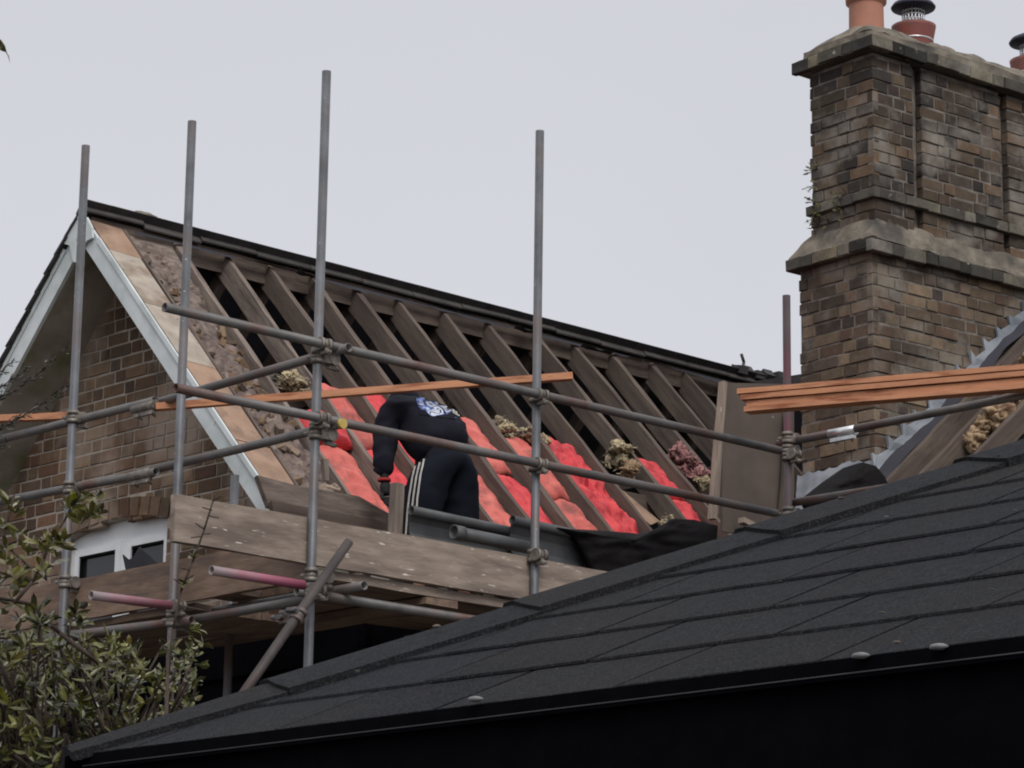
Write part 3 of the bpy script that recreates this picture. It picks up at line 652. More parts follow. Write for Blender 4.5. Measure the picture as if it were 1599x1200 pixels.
tube('standard', onX(367, 742, .95) * 1 - Vector((0, 0, 3)), onX(367, 742, .75), parent=scaf, m='galv')
FY = -.05
zA = 3.80 + ZC; zB = 3.415 + ZC
def fled(px0, py0, px1, py1, m_='galv', Y=FY): return tube('ledger', onY(px0, py0, Y), onY(px1, py1, Y), parent=scaf, m=m_)
fled(257, 480, 1218, 704, 'galv_dark'); fled(274, 606, 1212, 802, 'galv_dark')
def gled(px0, py0, px1, py1, m_='galv_dark', X=.05): return tube('ledger', onX(px0, py0, X), onX(px1, py1, X), parent=scaf, m=m_)
gled(-60, 702, 242, 626); gled(232, 633, 545, 543, 'galv_dark', .10)
gled(-60, 795, 244, 737); gled(212, 741, 534, 662, 'galv_dark', .10)
gled(-40, 1010, 300, 969); gled(262, 975, 508, 931, 'galv_dark', .10)
# pink painted front tubes
tube('ledger', onY(330, 891, -.05), onY(474, 914, -.05), parent=scaf, m='pink_fade')
tube('ledger', onY(466, 915, .0) + Vector((.03, .05, -.02)), Vector((3.7, .05, 2.52 + ZC)), parent=scaf, m='galv_dark')
tube('ledger', onY(142, 930, s2.y - .05), onY(266, 946, s2.y - .05), parent=scaf, m='pink_fade')
# diagonal brace
tube('brace', onY(545, 846, -.12), onY(395, 1062, -.12) + (onY(395, 1062, -.12) - onY(545, 846, -.12)) * .7, parent=scaf, m='brace')
# right-hand rail towards the camera from the far standard
tube('ledger', onX(1240, 689, p5 + .05), onX(1640, 609, p5 + .05), parent=scaf, m='galv_dark')
tube('ledger', onX(1240, 785, p5 + .05), onX(1640, 722, p5 + .05), parent=scaf, m='galv_dark')
for X in (.25, p4 + .06, p5 - .08):
    tube('transom', Vector((X, -.12, 2.565 + ZC)), Vector((X, 1.1, 2.565 + ZC)), parent=scaf, m='galv_dark')
# far standard on the right return
for yy in (-2.6,):
    tube('standard', Vector((p5, yy, 0)), Vector((p5, yy, 4.6 + ZC)), parent=scaf, m='galv_dark')
# couplers
def coupler(pos, ax1, ax2, off, m_='clamp'):
    """two bands, at pos on ax1 and pos+off on ax2, with a body and a bolt"""
    bm = bmesh.new()
    for pp, ax in ((Vector((0, 0, 0)), ax1), (off, ax2)):
        for s in (-.024, .024): bm_tube(bm, pp + ax * (s - .011), pp + ax * (s + .011), .034, 16, False)
        bm_tube(bm, pp - ax * .02, pp + ax * .02, .0285, 16, False)
        side = ax.cross(Vector((.577, .577, .577))).normalized()
    mid = off * .5; Mx = Matrix.Translation(mid)
    bm_box(bm, -.03, .03, -.03, .03, -.03, .03, Mx)
    o = mesh_obj('coupler', bm, m_, scaf, Matrix.Translation(pos))
    b_ = bmesh.new()
    n_ = ax1.cross(ax2); n_ = n_.normalized() if n_.length > .1 else ax1.orthogonal().normalized()
    for pp, ax in ((Vector((0, 0, 0)), ax1), (off, ax2)):
        t_ = ax.cross(off.normalized() if off.length else n_)
        if t_.length < .1: t_ = ax.orthogonal()
        t_.normalize(); base = pp + t_ * .046
        bm_box(b_, -.016, .016, -.022, .022, -.012, .012, frame(base - t_ * .01, base + t_, ax) )
        bm_tube(b_, base - off.normalized() * .035, base + off.normalized() * .055, .0075, 8, False)
        bm_tube(b_, base + off.normalized() * .02, base + off.normalized() * .042, .014, 6, False)
    mesh_obj('bolt', b_, m_, o, Matrix.Translation(pos))
    return o
XA, YA, ZA = Vector((1, 0, 0)), Vector((0, 1, 0)), Vector((0, 0, 1))
def zl(px0, py0, px1, py1, X):                # height of a front ledger at X
    a, b = onY(px0, py0, FY), onY(px1, py1, FY); return a.z + (b.z - a.z) * (X - a.x) / (b.x - a.x)
for X in (p3, p4, p5):
    coupler(Vector((X, 0, zl(257, 480, 1218, 704, X))), ZA, XA, Vector((0, -.05, 0)))
    coupler(Vector((X, 0, zl(274, 606, 1212, 802, X))), ZA, XA, Vector((0, -.05, 0)))
coupler(Vector((0, 0, 3.735 + ZC)), ZA, YA, Vector((.09, 0, 0))); coupler(Vector((0, 0, 3.335 + ZC)), ZA, YA, Vector((.09, 0, 0)))
coupler(Vector((0, 0, 2.52 + ZC)), ZA, XA, Vector((0, -.05, 0))); coupler(Vector((0, 0, 2.60 + ZC)), ZA, YA, Vector((.09, 0, 0)))
for (px, py) in ((112, 652), (108, 762)):
    p = onX(px, py, 0.0); coupler(Vector((0, s1.y, p.z)), ZA, YA, Vector((.05, 0, 0)))
p = onX(105, 908, 0); coupler(Vector((0, s1.y, p.z)), ZA, YA, Vector((.05, 0, 0)))
p = onX(272, 948, 0); coupler(Vector((0, s2.y, p.z)), ZA, XA, Vector((0, -.05, 0))); coupler(Vector((0, s2.y, p.z - .07)), ZA, YA, Vector((.07, 0, 0)))
coupler(Vector((p5, 0, zA + .02)), ZA, YA, Vector((.05, 0, 0)), 'galv_dark'); coupler(Vector((p5, 0, zB + .03)), ZA, YA, Vector((.05, 0, 0)), 'galv_dark')
coupler(Vector((p4, 0, onY(829, 868, 0).z)), ZA, XA, Vector((0, -.05, 0)))
bp = onY(466, 962, -.12); coupler(Vector((bp.x + .0, bp.y, bp.z)), (onY(545, 846, -.12) - onY(395, 1062, -.12)).normalized(), ZA, Vector((-.03 + .0, .12, 0)) if False else Vector((0, .1, 0)), 'galv')
# sleeve couplers on the gable rails and a bright one on the right rail
def sleeve(p, ax, m_, ln=.13):
    bm = bmesh.new(); bm_tube(bm, p - ax * ln, p + ax * ln, .029, 16, False)
    bm_box(bm, -ln * .9, ln * .9, -.012, .012, -.05, -.028, frame(p, p + ax))
    for s in (-.6, .6): bm_tube(bm, p + ax * s * ln + Vector((-.02, -.02, -.045)), p + ax * s * ln + Vector((.05, .03, -.045)), .009, 8, False)
    mesh_obj('sleeve_coupler', bm, m_, scaf)
sleeve(onX(226, 636, .05), YA, 'clamp', .1); sleeve(onX(220, 742, .05), YA, 'clamp', .1)
sleeve(onX(1316, 675, p5 + .05), YA, 'shiny', .1)
# yellow end cap
e0 = onX(534, 662, .10); tube('end_cap', e0 + YA * .012, e0 - YA * .012, .027, 'yellow', scaf, hollow=False)
# toe boards
TB0 = onY(271, 769, .045); TB1 = onY(271, 845, .045)
beam('toe_board', Vector((TB0.x, .045, 2.895 + ZC)), Vector((2.95, .045, 2.905 + ZC)), .036, .235, 'board', scaf, rough=.003)
beam('toe_board', Vector((2.96, .045, 2.90 + ZC)), Vector((3.9, .045, 2.90 + ZC)), .036, .235, 'board', scaf, rough=.003)
beam('toe_board', Vector((.10, .10, 2.835 + ZC)), Vector((.10, 3.35, 2.845 + ZC)), .036, .235, 'board_brown', scaf, rough=.003)
# platform boards
for k in range(4):
    beam('platform_board', Vector((.30 if k < 3 else .16, .19 + .232 * k, 2.648 + ZC)), Vector((3.9, .19 + .232 * k, 2.648 + ZC)), .225, .038, 'board_brown', scaf)
    beam('platform_board', Vector((.24 + .232 * k, .05 if k > 2 else 1.12, 2.60 + ZC)), Vector((.24 + .232 * k, 3.6, 2.60 + ZC)), .225, .038, 'board_brown', scaf)
beam('edge_board', Vector((.10, .072, 2.655 + ZC)), Vector((3.2, .072, 2.655 + ZC)), .02, .045, 'board', scaf, rough=.004)

# ================================================================== LOOSE THINGS ON ROOF AND SCAFFOLD
# insulation bags between the rafters: (bay index, v0, v1, material, puff, label)
def bag(X0, X1, v0, v1, m_, puff, label, seed, off=-.105, skew=0, fold=1.):
    nx, nv = 22, max(20, int((v1 - v0) * 60))
    sdv = Vector((seed * 3.1, seed * 1.7, 0))
    def f(i, j, side):
        s = 2 * i - 1; t = 2 * j - 1
        prof = (1 - abs(s) ** 3.0) ** .6 * (1 - abs(t) ** 8) ** .5
        X = X0 + (X1 - X0) * i + skew * j; v = v0 + (v1 - v0) * j
        X += .012 * noise.noise(Vector((v * 9, s, seed)))
        h = puff * .62 * prof
        h += fold * prof * (.020 * noise.noise(Vector((X * 9, v * 11, 0)) + sdv) + .030 * (.28 - abs(noise.noise(Vector((X * 15, v * 7, 3)) + sdv))) - .014 * abs(noise.noise(Vector((X * 30, v * 24, 3)) + sdv)) - .02 * max(0, noise.noise(Vector((X * 3, v * 6, 9)) + sdv)))
        v += .07 * noise.noise(Vector((X * 7, seed * 3.3, 2 + (5 if t > 0 else 0)))) * abs(t) ** 3
        return rp(X, v, off + (h if side else -h * .5))
    bm = grid_mesh(nx, nv, lambda i, j: f(i, j, 1)); grid_mesh(nx, nv, lambda i, j: f(i, j, 0), bm)
    bmesh.ops.remove_doubles(bm, verts=bm.verts, dist=.0008)
    o = mesh_obj('insulation_bag', bm, m_, None, smooth=True)
    c_ = rp((X0 + X1) / 2, (v0 + v1) / 2, off)
    for v_ in o.data.vertices: v_.co -= c_
    reg(o, Matrix.Translation(c_)); return tag(o, label, 'insulation bag', 'red insulation bags packed between the rafters')
HB = .03
def bay(i): return RX[i] + HB, RX[i + 1] - HB
bag(*bay(0), 2.02, 2.78, 'red_dusty', .09, 'dusty red insulation bag lowest left, beside the eaves boards and left of the bent worker', 1)
bag(1.70, 2.06, 1.80, 2.06, 'red', .15, 'small plump red pillow-like bag just right of the corner scaffold pole', 2, off=-.06)
bag(*bay(1), 1.30, 1.95, 'red_dusty', .09, 'dull crimson insulation bag under the orange batten, left of the worker\'s shoulder', 3)
bag(*bay(1), 1.97, 2.66, 'red', .09, 'red insulation bag beside the worker\'s hanging arm', 4)
bag(*bay(2), 1.2, 2.66, 'red', .09, 'red insulation bag showing between the worker\'s arm and leg', 5)
bag(*bay(3), 1.62, 1.98, 'red', .09, 'narrow red insulation bag showing just right of the worker\'s hip', 6)
bag(*bay(3), 2.0, 2.70, 'red_dusty', .10, 'pale red bag low down, right of the worker\'s legs above the grey gutters', 8)
bag(*bay(4), 1.32, 1.93, 'red_dusty', .09, 'dusty red insulation bag right of the worker\'s back, uppermost in its bay', 7)
bag(*bay(4), 1.97, 2.66, 'red', .11, 'rounded red bag low down behind the second scaffold pole from the right', 10)
bag(*bay(5), 1.46, 2.10, 'red_dusty', .10, 'faded salmon red bag between the pole and the bright folded bags, upper', 11)
bag(*bay(5), 2.12, 2.60, 'red_dusty', .09, 'faded salmon red bag just above the grey gutter and black sheeting, lower', 12)
bag(RX[6] + HB, RX[6] + .24, 1.34, 2.5, 'red', .13, 'long bright red bag with deep creases, left one of the pair in its bay', 13, fold=1.9)
bag(RX[6] + .20, RX[7] - HB, 1.38, 2.46, 'red', .12, 'long bright red bag with deep creases, right one of the pair in its bay', 14, fold=1.9)
bag(*bay(8), 1.40, 1.80, 'red', .12, 'bright red bag farthest right and upper, left of the pink wool', 15, fold=1.6)
bag(*bay(8), 1.83, 2.20, 'red', .11, 'bright red bag farthest right and lower, below the lower guard rail', 16, fold=1.3)
tag(beam('cardboard_scrap', rp(4.52, 1.78, -.1), rp(4.70, 2.12, -.1), .16, .01, 'ply', None, up=ROOFN), 'brown board scrap between rafters left of the farthest red bags', 'board scrap')

def fluff(px, D, size, m_, label, seed, n=7, spread=.06, flat=1., Yp=None, cat='wool clump'):
    """torn wool: noisy lumps pressed together in one mesh"""
    rd = random.Random(seed); c0 = Vector(px) if len(px) == 3 else at(px[0], px[1], D)
    bm = bmesh.new()
    for k in range(n):
        b_ = bmesh.ops.create_icosphere(bm, subdivisions=4, radius=1)
        ctr = Vector([rd.uniform(-1, 1) * spread for _ in range(3)]); ctr.z *= .8 * flat; r = size * rd.uniform(.5, 1)
        sc = Vector((rd.uniform(.5, 1.7), rd.uniform(.5, 1.1), rd.uniform(.4, 1.2) * flat))
        for v in b_['verts']:
            d = v.co.copy(); nn = .8 + .6 * noise.noise(d * 1.7 + Vector((seed, k, 0))) + .3 * noise.noise(d * 4.3 + Vector((seed, k, 4))) + .12 * noise.noise(d * 9 + Vector((seed, k, 4)))
            v.co = ctr + Vector((d.x * sc.x, d.y * sc.y, d.z * sc.z)) * r * nn
    for f in bm.faces: f.smooth = True
    src = [v.co.copy() for v in bm.verts]
    for _ in range(260):                      # torn fibres and flakes lying on and sticking out of the lumps
        a = rd.choice(src); ln = rd.uniform(.012, .045); d = Vector((rd.uniform(-1, 1), rd.uniform(-1, 1), rd.uniform(-.7, .7))).normalized()
        w_ = d.orthogonal().normalized() * rd.uniform(.0015, .006); b2_ = a + d * ln * .5 + Vector((0, 0, rd.uniform(-.004, .010))); c2_ = a + d * ln
        q = [bm.verts.new(x) for x in (a - w_ * .6, a + w_ * .6, b2_ + w_, b2_ - w_, c2_ + w_ * .2, c2_ - w_ * .2)]
        bm.faces.new((q[0], q[1], q[2], q[3])); bm.faces.new((q[3], q[2], q[4], q[5]))
    o = mesh_obj('wool_clump', bm, m_, None, Matrix.Translation(c0)); return tag(o, label, cat, 'torn mineral wool among the rafters')
def rps(x, y, off=-.03):                      # pixel -> point on near roof slope
    d = ray(x, y); p0 = Vector((0, RY, RZ)) + ROOFN * off; return CAM + d * ((p0 - CAM).dot(ROOFN) / d.dot(ROOFN))
fluff(rps(462, 600), 0, .055, 'wool', 'tuft of yellow wool just left of the corner pole above the orange batten', 1, 9, .07)
fluff(rps(795, 668), 0, .05, 'wool', 'yellowish wool tuft on the rafter right of the worker\'s back', 2, 7, .06)
fluff(rps(822, 678), 0, .05, 'wool', 'grey-yellow wool tuft against the second scaffold pole from the right', 3, 6, .05)
fluff(rps(848, 690), 0, .05, 'wool', 'pale yellow wool tuft just right of the second pole from the right', 4, 5, .04)
fluff(rps(965, 712), 0, .06, 'wool', 'ragged yellow and grey wool tuft right of the bright folded bags, higher of two', 5, 9, .07)
fluff(rps(982, 738), 0, .06, 'woolbrown', 'grey-brown wool tuft below the yellow one, by the upper guard rail', 6, 7, .05)
fluff(rps(1062, 714), 0, .07, 'woolpink', 'flat pink wool piece left of the brown sheet board, upper', 7, 7, .07)
fluff(rps(1086, 735), 0, .065, 'woolpink', 'crumpled dusky pink wool heap against the pale edge timber', 8, 10, .08)
fluff(rps(1096, 752), 0, .05, 'wool', 'straw coloured wool tuft at the foot of the pink heap', 9, 6, .05)
fluff(rps(1046, 812, -.06), 0, .05, 'wool', 'small buff wool scrap above the black sheeting', 12, 5, .04)
fluff(rps(425, 592), 0, .03, 'flaunch', 'lump of pale mortar on the second rafter near the corner pole', 13, 4, .05, cat='mortar lump')
for k, (s, y, sz, l_) in enumerate(((.55, -.62, .10, 'brown wool wad lowest on the right-hand roof, beside the bare rafter'), (.95, -.62, .11, 'tan wool wad on the right-hand roof below the scaffold rail, middle of three'),
                                  (1.35, -.62, .11, 'tan wool wad on the right-hand roof, uppermost of three'), (1.0, -1.0, .10, 'brown wool wad at the right picture edge just above the dark hip'))):
    o = fluff(wp(s, y, -.08), 0, sz, 'woolbrown', l_, 20 + k, 10, .11)

# orange battens
def batten(p, q, label, grp, wd=.038, ht=.045):
    o = beam('roof_batten', p, q, wd, ht, 'batten', None, rough=.0015, bev=.002, top=False); return tag(o, label, 'batten', grp)
g1 = 'orange roofing battens laid across the scaffold'
batten(onX(243, 636, .06), onY(893, 588, .10), 'long orange batten crossing the scaffold in front of the worker\'s shoulders', g1, .06, .038)
batten(at(-60, 657, 17.5), onX(108, 650, .11), 'orange batten end at the left picture edge, stopping at the far left pole', g1, .06, .038)
bA, bB = onY(1156, 622, -.16), onX(1650, 580, p5 + .02)
up_ = Vector((0, 0, 1)); dr = (bB - bA).normalized(); sd_ = dr.cross(up_).normalized()
for k, (dz, dy, sh, l_) in enumerate(((.030, .0, 0, 'top one'), (-.006, .004, .02, 'second from top'), (-.046, -.0, .05, 'second from bottom, in shade'), (-.078, .006, .04, 'bottom one'))):
    hh = (.030, .030, .036, .026)[k]
    batten(bA + up_ * dz - sd_ * dy + dr * sh, bB + up_ * dz - sd_ * dy, 'orange batten in the tied bundle on the right rail, ' + l_, 'bundle of orange battens on the right rail', .10 if k != 2 else .06, hh)
coupler(Vector((p5, 0, bA.z - .115)), ZA, YA, Vector((0, -.05, 0)) if False else Vector((.05, 0, 0)))
tube('putlog_stub', Vector((p5 + .05, .12, bA.z - .125)), Vector((p5 + .05, -.4, bA.z - .125)), parent=scaf, m='galv_dark')
# gutter lengths on the platform
def gutter(p, q, drop, label, tilt=.04):
    """length of cast gutter on edge: a round bead along the top of a flat back"""
    root = empty('gutter_length', p, label, 'gutter')
    tag(root, group='grey gutter lengths propped behind the toe board')
    tube('bead', p, q, .026, 'gutter', root)
    x = (q - p)
    bm = bmesh.new(); n = 12; prof = [(0, -.01), (.018, -drop * .35), (.012, -drop * .7), (-.02, -drop), (-.012, -drop - .006), (.022, -drop * .7), (.028, -drop * .35), (.01, -.005)]
    rows = []
    for i in range(n + 1):
        c_ = p + x * (i / n) + x.normalized() * (.0 if i else -.0); rows.append([bm.verts.new(c_ + Vector((tilt * a * 4 + (.22 * -b if i == 0 else 0), a * 1.0 + (-b) * .25, b))) for a, b in prof])
    for a, b in zip(rows, rows[1:]):
        for k in range(8): bm.faces.new((a[k], a[(k + 1) % 8], b[(k + 1) % 8], b[k]))
    bm.faces.new(rows[0]); bm.faces.new(rows[-1][::-1]); mesh_obj('trough', bm, 'gutter', root)
    return root
gutter(onY(642, 797, .32), onY(826, 836, .32), .16, 'grey gutter length leaning at the worker\'s feet, left of the pole')
gutter(onY(800, 812, .26), onY(970, 851, .26), .2, 'grey gutter length with flat holed back, right of the pole beside the black sheeting')
r_ = empty('drain_pipe', onY(712, 830, .2), 'dark grey round pipe lying between the toe board and the left gutter length', 'pipe')
tube('barrel', onY(712, 832, .2), onY(838, 858, .2), .036, 'gutter', r_); tube('socket', onY(708, 831, .2), onY(722, 834, .2), .041, 'gutter', r_)
# timber stub by the worker's hand
tag(beam('timber_offcut', onY(617, 757, .42), onY(606, 900, .42), .06, .05, 'rafter_pale', None, up=Vector((0, 1, 0))), 'short upright grey timber offcut beside the worker\'s glove', 'timber offcut')
tag(beam('timber_offcut', onY(503, 718, .9), onY(505, 752, .9), .03, .03, 'rafter_pale', None, up=Vector((0, 1, 0))), 'tiny upright brown peg just right of the corner pole', 'timber peg')
# black plastic sheets
def sheet_px(name, pts, Y, label, seed, dep=.25):
    cx_ = sum(p[0] for p in pts) / len(pts); cy_ = sum(p[1] for p in pts) / len(pts)
    bm = bmesh.new(); n = len(pts); R_ = 14; ctr = None; rings = []
    dense = []
    for i in range(n):
        a, b = pts[i], pts[(i + 1) % n]
        for t in range(6): dense.append((a[0] + (b[0] - a[0]) * t / 6, a[1] + (b[1] - a[1]) * t / 6))
    for r in range(1, R_ + 1):
        f = r / R_; rg = []
        for (x, y) in dense:
            X, Yp = cx_ + (x - cx_) * f, cy_ + (y - cy_) * f
            bul = dep * (1 - f ** 2.2); wr = (1 - f * .6) * .03 * noise.noise(Vector((X / 30, Yp / 12, seed))) + .008 * noise.noise(Vector((X / 8, Yp / 7, seed)))
            rg.append(bm.verts.new(onY(X, Yp, Y - bul - wr)))
        rings.append(rg)
    c0 = bm.verts.new(onY(cx_, cy_, Y - dep))
    m_ = len(dense)
    for k in range(m_): bm.faces.new((c0, rings[0][k], rings[0][(k + 1) % m_]))
    for a, b in zip(rings, rings[1:]):
        for k in range(m_): bm.faces.new((a[k], b[k], b[(k + 1) % m_], a[(k + 1) % m_]))
    back = [bm.verts.new(v.co + Vector((0, .03, 0))) for v in rings[-1]]
    for k in range(m_): bm.faces.new((rings[-1][k], back[k], back[(k + 1) % m_], rings[-1][(k + 1) % m_]))
    bm.faces.new(back)
    for f in bm.faces: f.smooth = True
    return tag(mesh_obj(name, bm, 'tarp'), label, 'plastic sheet')
sheet_px('plastic_sheet', [(870, 824), (885, 826), (945, 829), (1000, 834), (1035, 824), (1052, 810), (1085, 812), (1121, 821), (1118, 860), (1060, 900), (960, 915), (925, 890), (905, 850), (895, 836)], .22, 'crumpled black plastic sheet heaped at the roof foot left of the brown board', 1, .05)
sheet_px('plastic_sheet', [(1255, 780), (1290, 752), (1322, 730), (1348, 722), (1368, 728), (1382, 745), (1400, 790), (1330, 820), (1262, 800)], .35, 'rounded black plastic sheet draped at the foot of the chimney', 2, .08)
# dark felt scrap in front of the window
tag(poly_prism('felt_scrap', [onX(x, y, .6) for x, y in ((191, 866), (200, 874), (207, 872), (217, 854), (250, 884), (252, 895), (197, 895))], Vector((.02, .01, 0)), 'felt'), 'black pointed felt scrap standing before the right window pane', 'felt scrap')

# ================================================================== THE WORKER
def skin_mesh(verts, edges, radii, sub=2, seed=0, wob=.0):
    me = bpy.data.meshes.new('tmp'); me.from_pydata([tuple(v) for v in verts], edges, []); me.update()
    o = bpy.data.objects.new('tmp', me); COL.objects.link(o)
    sk = o.modifiers.new('s', 'SKIN'); sk.use_smooth_shade = True; sk.branch_smoothing = .6
    for i, r in enumerate(radii):
        d = me.skin_vertices[0].data[i]; d.radius = r if isinstance(r, tuple) else (r, r); d.use_root = (i == 0)
    sb = o.modifiers.new('b', 'SUBSURF'); sb.levels = sub; sb.render_levels = sub
    dg = bpy.context.evaluated_depsgraph_get(); dg.update()
    m2 = bpy.data.meshes.new_from_object(o.evaluated_get(dg)); bpy.data.objects.remove(o)
    if wob:
        for v in m2.vertices:
            n_ = v.normal; q_ = Vector((v.co.x * 7, v.co.y * 7, v.co.z * 19)); v.co += n_ * (wob * noise.noise(v.co * 8 + Vector((seed, 0, 0))) + wob * 1.5 * (.25 - abs(noise.noise(q_ + Vector((0, seed, noise.noise(v.co * 6) * 2))))))
    for p in m2.polygons: p.use_smooth = True
    return m2
def link_mesh(name, me, m_, parent, Mx=None):
    me.name = name; me.materials.clear(); me.materials.append(MT[m_]); o = bpy.data.objects.new(name, me); COL.objects.link(o); return reg(o, Mx or Matrix.Identity(4), parent)
PZ = 2.66 + ZC
J = dict(pelvis=onY(700, 706, .50), waist=onY(682, 676, .62), chest=onY(652, 650, .78), neck=onY(634, 636, .92), head=onY(624, 627, 1.04), headtip=onY(620, 640, 1.10))
J['lhip'] = J['pelvis'] + Vector((-.095, .0, -.05)); J['rhip'] = J['pelvis'] + Vector((.095, -.0, -.05))
J['lknee'] = Vector((J['lhip'].x - .05, J['lhip'].y + .06, PZ + .48)); J['rknee'] = Vector((J['rhip'].x + .02, J['rhip'].y + .04, PZ + .48))
J['lank'] = Vector((J['lknee'].x - .03, J['lknee'].y - .04, PZ + .085)); J['rank'] = Vector((J['rknee'].x + .02, J['rknee'].y - .05, PZ + .085))
J['ltoe'] = J['lank'] + Vector((-.03, .17, -.045)); J['rtoe'] = J['rank'] + Vector((.03, .17, -.045))
J['lsh'] = onY(606, 650, .86); J['lelb'] = onY(600, 704, .80); J['lwri'] = onY(600, 749, .78); J['lpalm'] = onY(604, 776, .77)
J['rsh'] = J['chest'] + Vector((.20, .06, -.02)); J['relb'] = J['rsh'] + Vector((.04, .12, -.24)); J['rwri'] = J['relb'] + Vector((-.02, .16, -.18)); J['rpalm'] = J['rwri'] + Vector((-.01, .06, -.06))
nm = list(J); ix = {k: i for i, k in enumerate(nm)}
ed = [(a, b) for a, b in (('pelvis', 'waist'), ('waist', 'chest'), ('chest', 'neck'), ('neck', 'head'), ('head', 'headtip'), ('pelvis', 'lhip'), ('pelvis', 'rhip'), ('lhip', 'lknee'), ('rhip', 'rknee'), ('lknee', 'lank'), ('rknee', 'rank'),
      ('lank', 'ltoe'), ('rank', 'rtoe'), ('chest', 'lsh'), ('lsh', 'lelb'), ('lelb', 'lwri'), ('lwri', 'lpalm'), ('chest', 'rsh'), ('rsh', 'relb'), ('relb', 'rwri'), ('rwri', 'rpalm'))]
rad = dict(pelvis=.08, waist=.07, chest=.09, neck=.05, head=.085, headtip=.07, lhip=.085, rhip=.085, lknee=.055, rknee=.055, lank=.035, rank=.035, ltoe=.028, rtoe=.028, lsh=.05, lelb=.038, lwri=.024, lpalm=.028, rsh=.05, relb=.038, rwri=.024, rpalm=.028)
# fingers, each its own chain rooted in the palm
vs = [J[k] for k in nm]; es = [(ix[a], ix[b]) for a, b in ed]; rs = [rad[k] for k in nm]
me = skin_mesh(vs, es, rs)
person = bpy.data.objects.new('person', me); me.name = 'person'; me.materials.append(MT['skin']); me.materials.append(MT['cloth_black']); me.materials.append(MT['glove'])
for p_ in me.polygons:                        # undershirt and pants cover everything but head and hands
    if p_.center.y < J['neck'].y + .02 and p_.center.z > PZ + .2 and (p_.center - J['lpalm']).length > .1: p_.material_index = 1
    if min((p_.center - J['lpalm']).length, (p_.center - J['rpalm']).length, (p_.center - J['lwri']).length) < .09: p_.material_index = 2
COL.objects.link(person)
o0 = Vector((J['pelvis'].x, J['pelvis'].y, PZ))
for v in me.vertices: v.co -= o0
reg(person, Matrix.Translation(o0))
tag(person, 'worker bending forward in black printed sweatshirt and navy tracksuit trousers with pale side stripes', 'person')
def fingers(palm, wri, m_, name):
    d = (palm - wri).normalized(); bm = None; out = None
    side = Vector((1, 0, 0)) - d * d.x; side.normalize(); fw_ = d.cross(side)
    allv, alle, allr = [wri, palm], [(0, 1)], [.033, .036]
    me = skin_mesh(allv, alle, allr, 2); parts = [me]
    for k, (s, ln) in enumerate(((-.026, .060), (-.009, .072), (.009, .068), (.026, .052))):
        b0 = palm + side * s; a = b0 + d * ln * .45 + fw_ * .004; b = a + d * ln * .35 + fw_ * .016; c_ = b + d * ln * .2 + fw_ * .018
        parts.append(skin_mesh([b0, a, b, c_], [(0, 1), (1, 2), (2, 3)], [.0125, .0115, .0105, .009], 1))
    b0 = palm - d * .02 - side * .03; a = b0 - side * .022 + d * .02 + fw_ * .012; b = a + d * .028 + fw_ * .01
    parts.append(skin_mesh([b0, a, b], [(0, 1), (1, 2)], [.013, .012, .010], 1))
    bm = bmesh.new()
    for p_ in parts: bm.from_mesh(p_)
    return mesh_obj(name, bm, m_, person, smooth=True)
fingers(J['lpalm'], J['lwri'].lerp(J['lpalm'], .1), 'glove', 'glove'); fingers(J['rpalm'], J['rwri'].lerp(J['rpalm'], .1), 'glove', 'glove')
tube('glove_cuff', J['lwri'] + Vector((0, 0, .004)), J['lwri'] - Vector((0, 0, .012)), .037, 'glove_red', person)
# clothing
tr = skin_mesh([J['pelvis'] + Vector((0, .015, .07)), J['pelvis'], J['lhip'] + Vector((0, 0, -.02)), J['lhip'].lerp(J['lknee'], .5), J['lknee'], J['lank'] + Vector((0, 0, .04)), J['rhip'] + Vector((0, 0, -.02)), J['rhip'].lerp(J['rknee'], .5), J['rknee'], J['rank'] + Vector((0, 0, .04))],
               [(0, 1), (1, 2), (2, 3), (3, 4), (4, 5), (1, 6), (6, 7), (7, 8), (8, 9)], [.155, .18, .145, .13, .115, .10, .145, .13, .115, .10], 3, 3, .010)
trO = link_mesh('trousers', tr, 'cloth_navy', person)
hd = skin_mesh([J['pelvis'] + Vector((0, -.005, -.035)), J['waist'] + Vector((0, 0, -.005)), J['chest'] + Vector((0, 0, .005)), J['neck'] + Vector((0, .0, .01)), J['lsh'], J['lelb'], J['lwri'] + Vector((0, 0, .02)), J['rsh'], J['relb'], J['rwri'] + Vector((0, 0, .03))],
               [(0, 1), (1, 2), (2, 3), (2, 4), (4, 5), (5, 6), (2, 7), (7, 8), (8, 9)], [(.195), (.205), (.20), .12, .088, .068, .052, .11, .08, .056], 3, 5, .015)
hdO = link_mesh('sweatshirt', hd, 'cloth_black', person)
cap = skin_mesh([J['neck'].lerp(J['head'], .75), J['head'] + Vector((.02, .02, .05))], [(0, 1)], [.08, .094], 2); link_mesh('cap', cap, 'hair', person)
cap2 = skin_mesh([J['chest'].lerp(J['neck'], .9), J['neck'].lerp(J['head'], .8) + Vector((0, 0, .0))], [(0, 1)], [.12, .125], 2); link_mesh('hood', cap2, 'cloth_black', person)
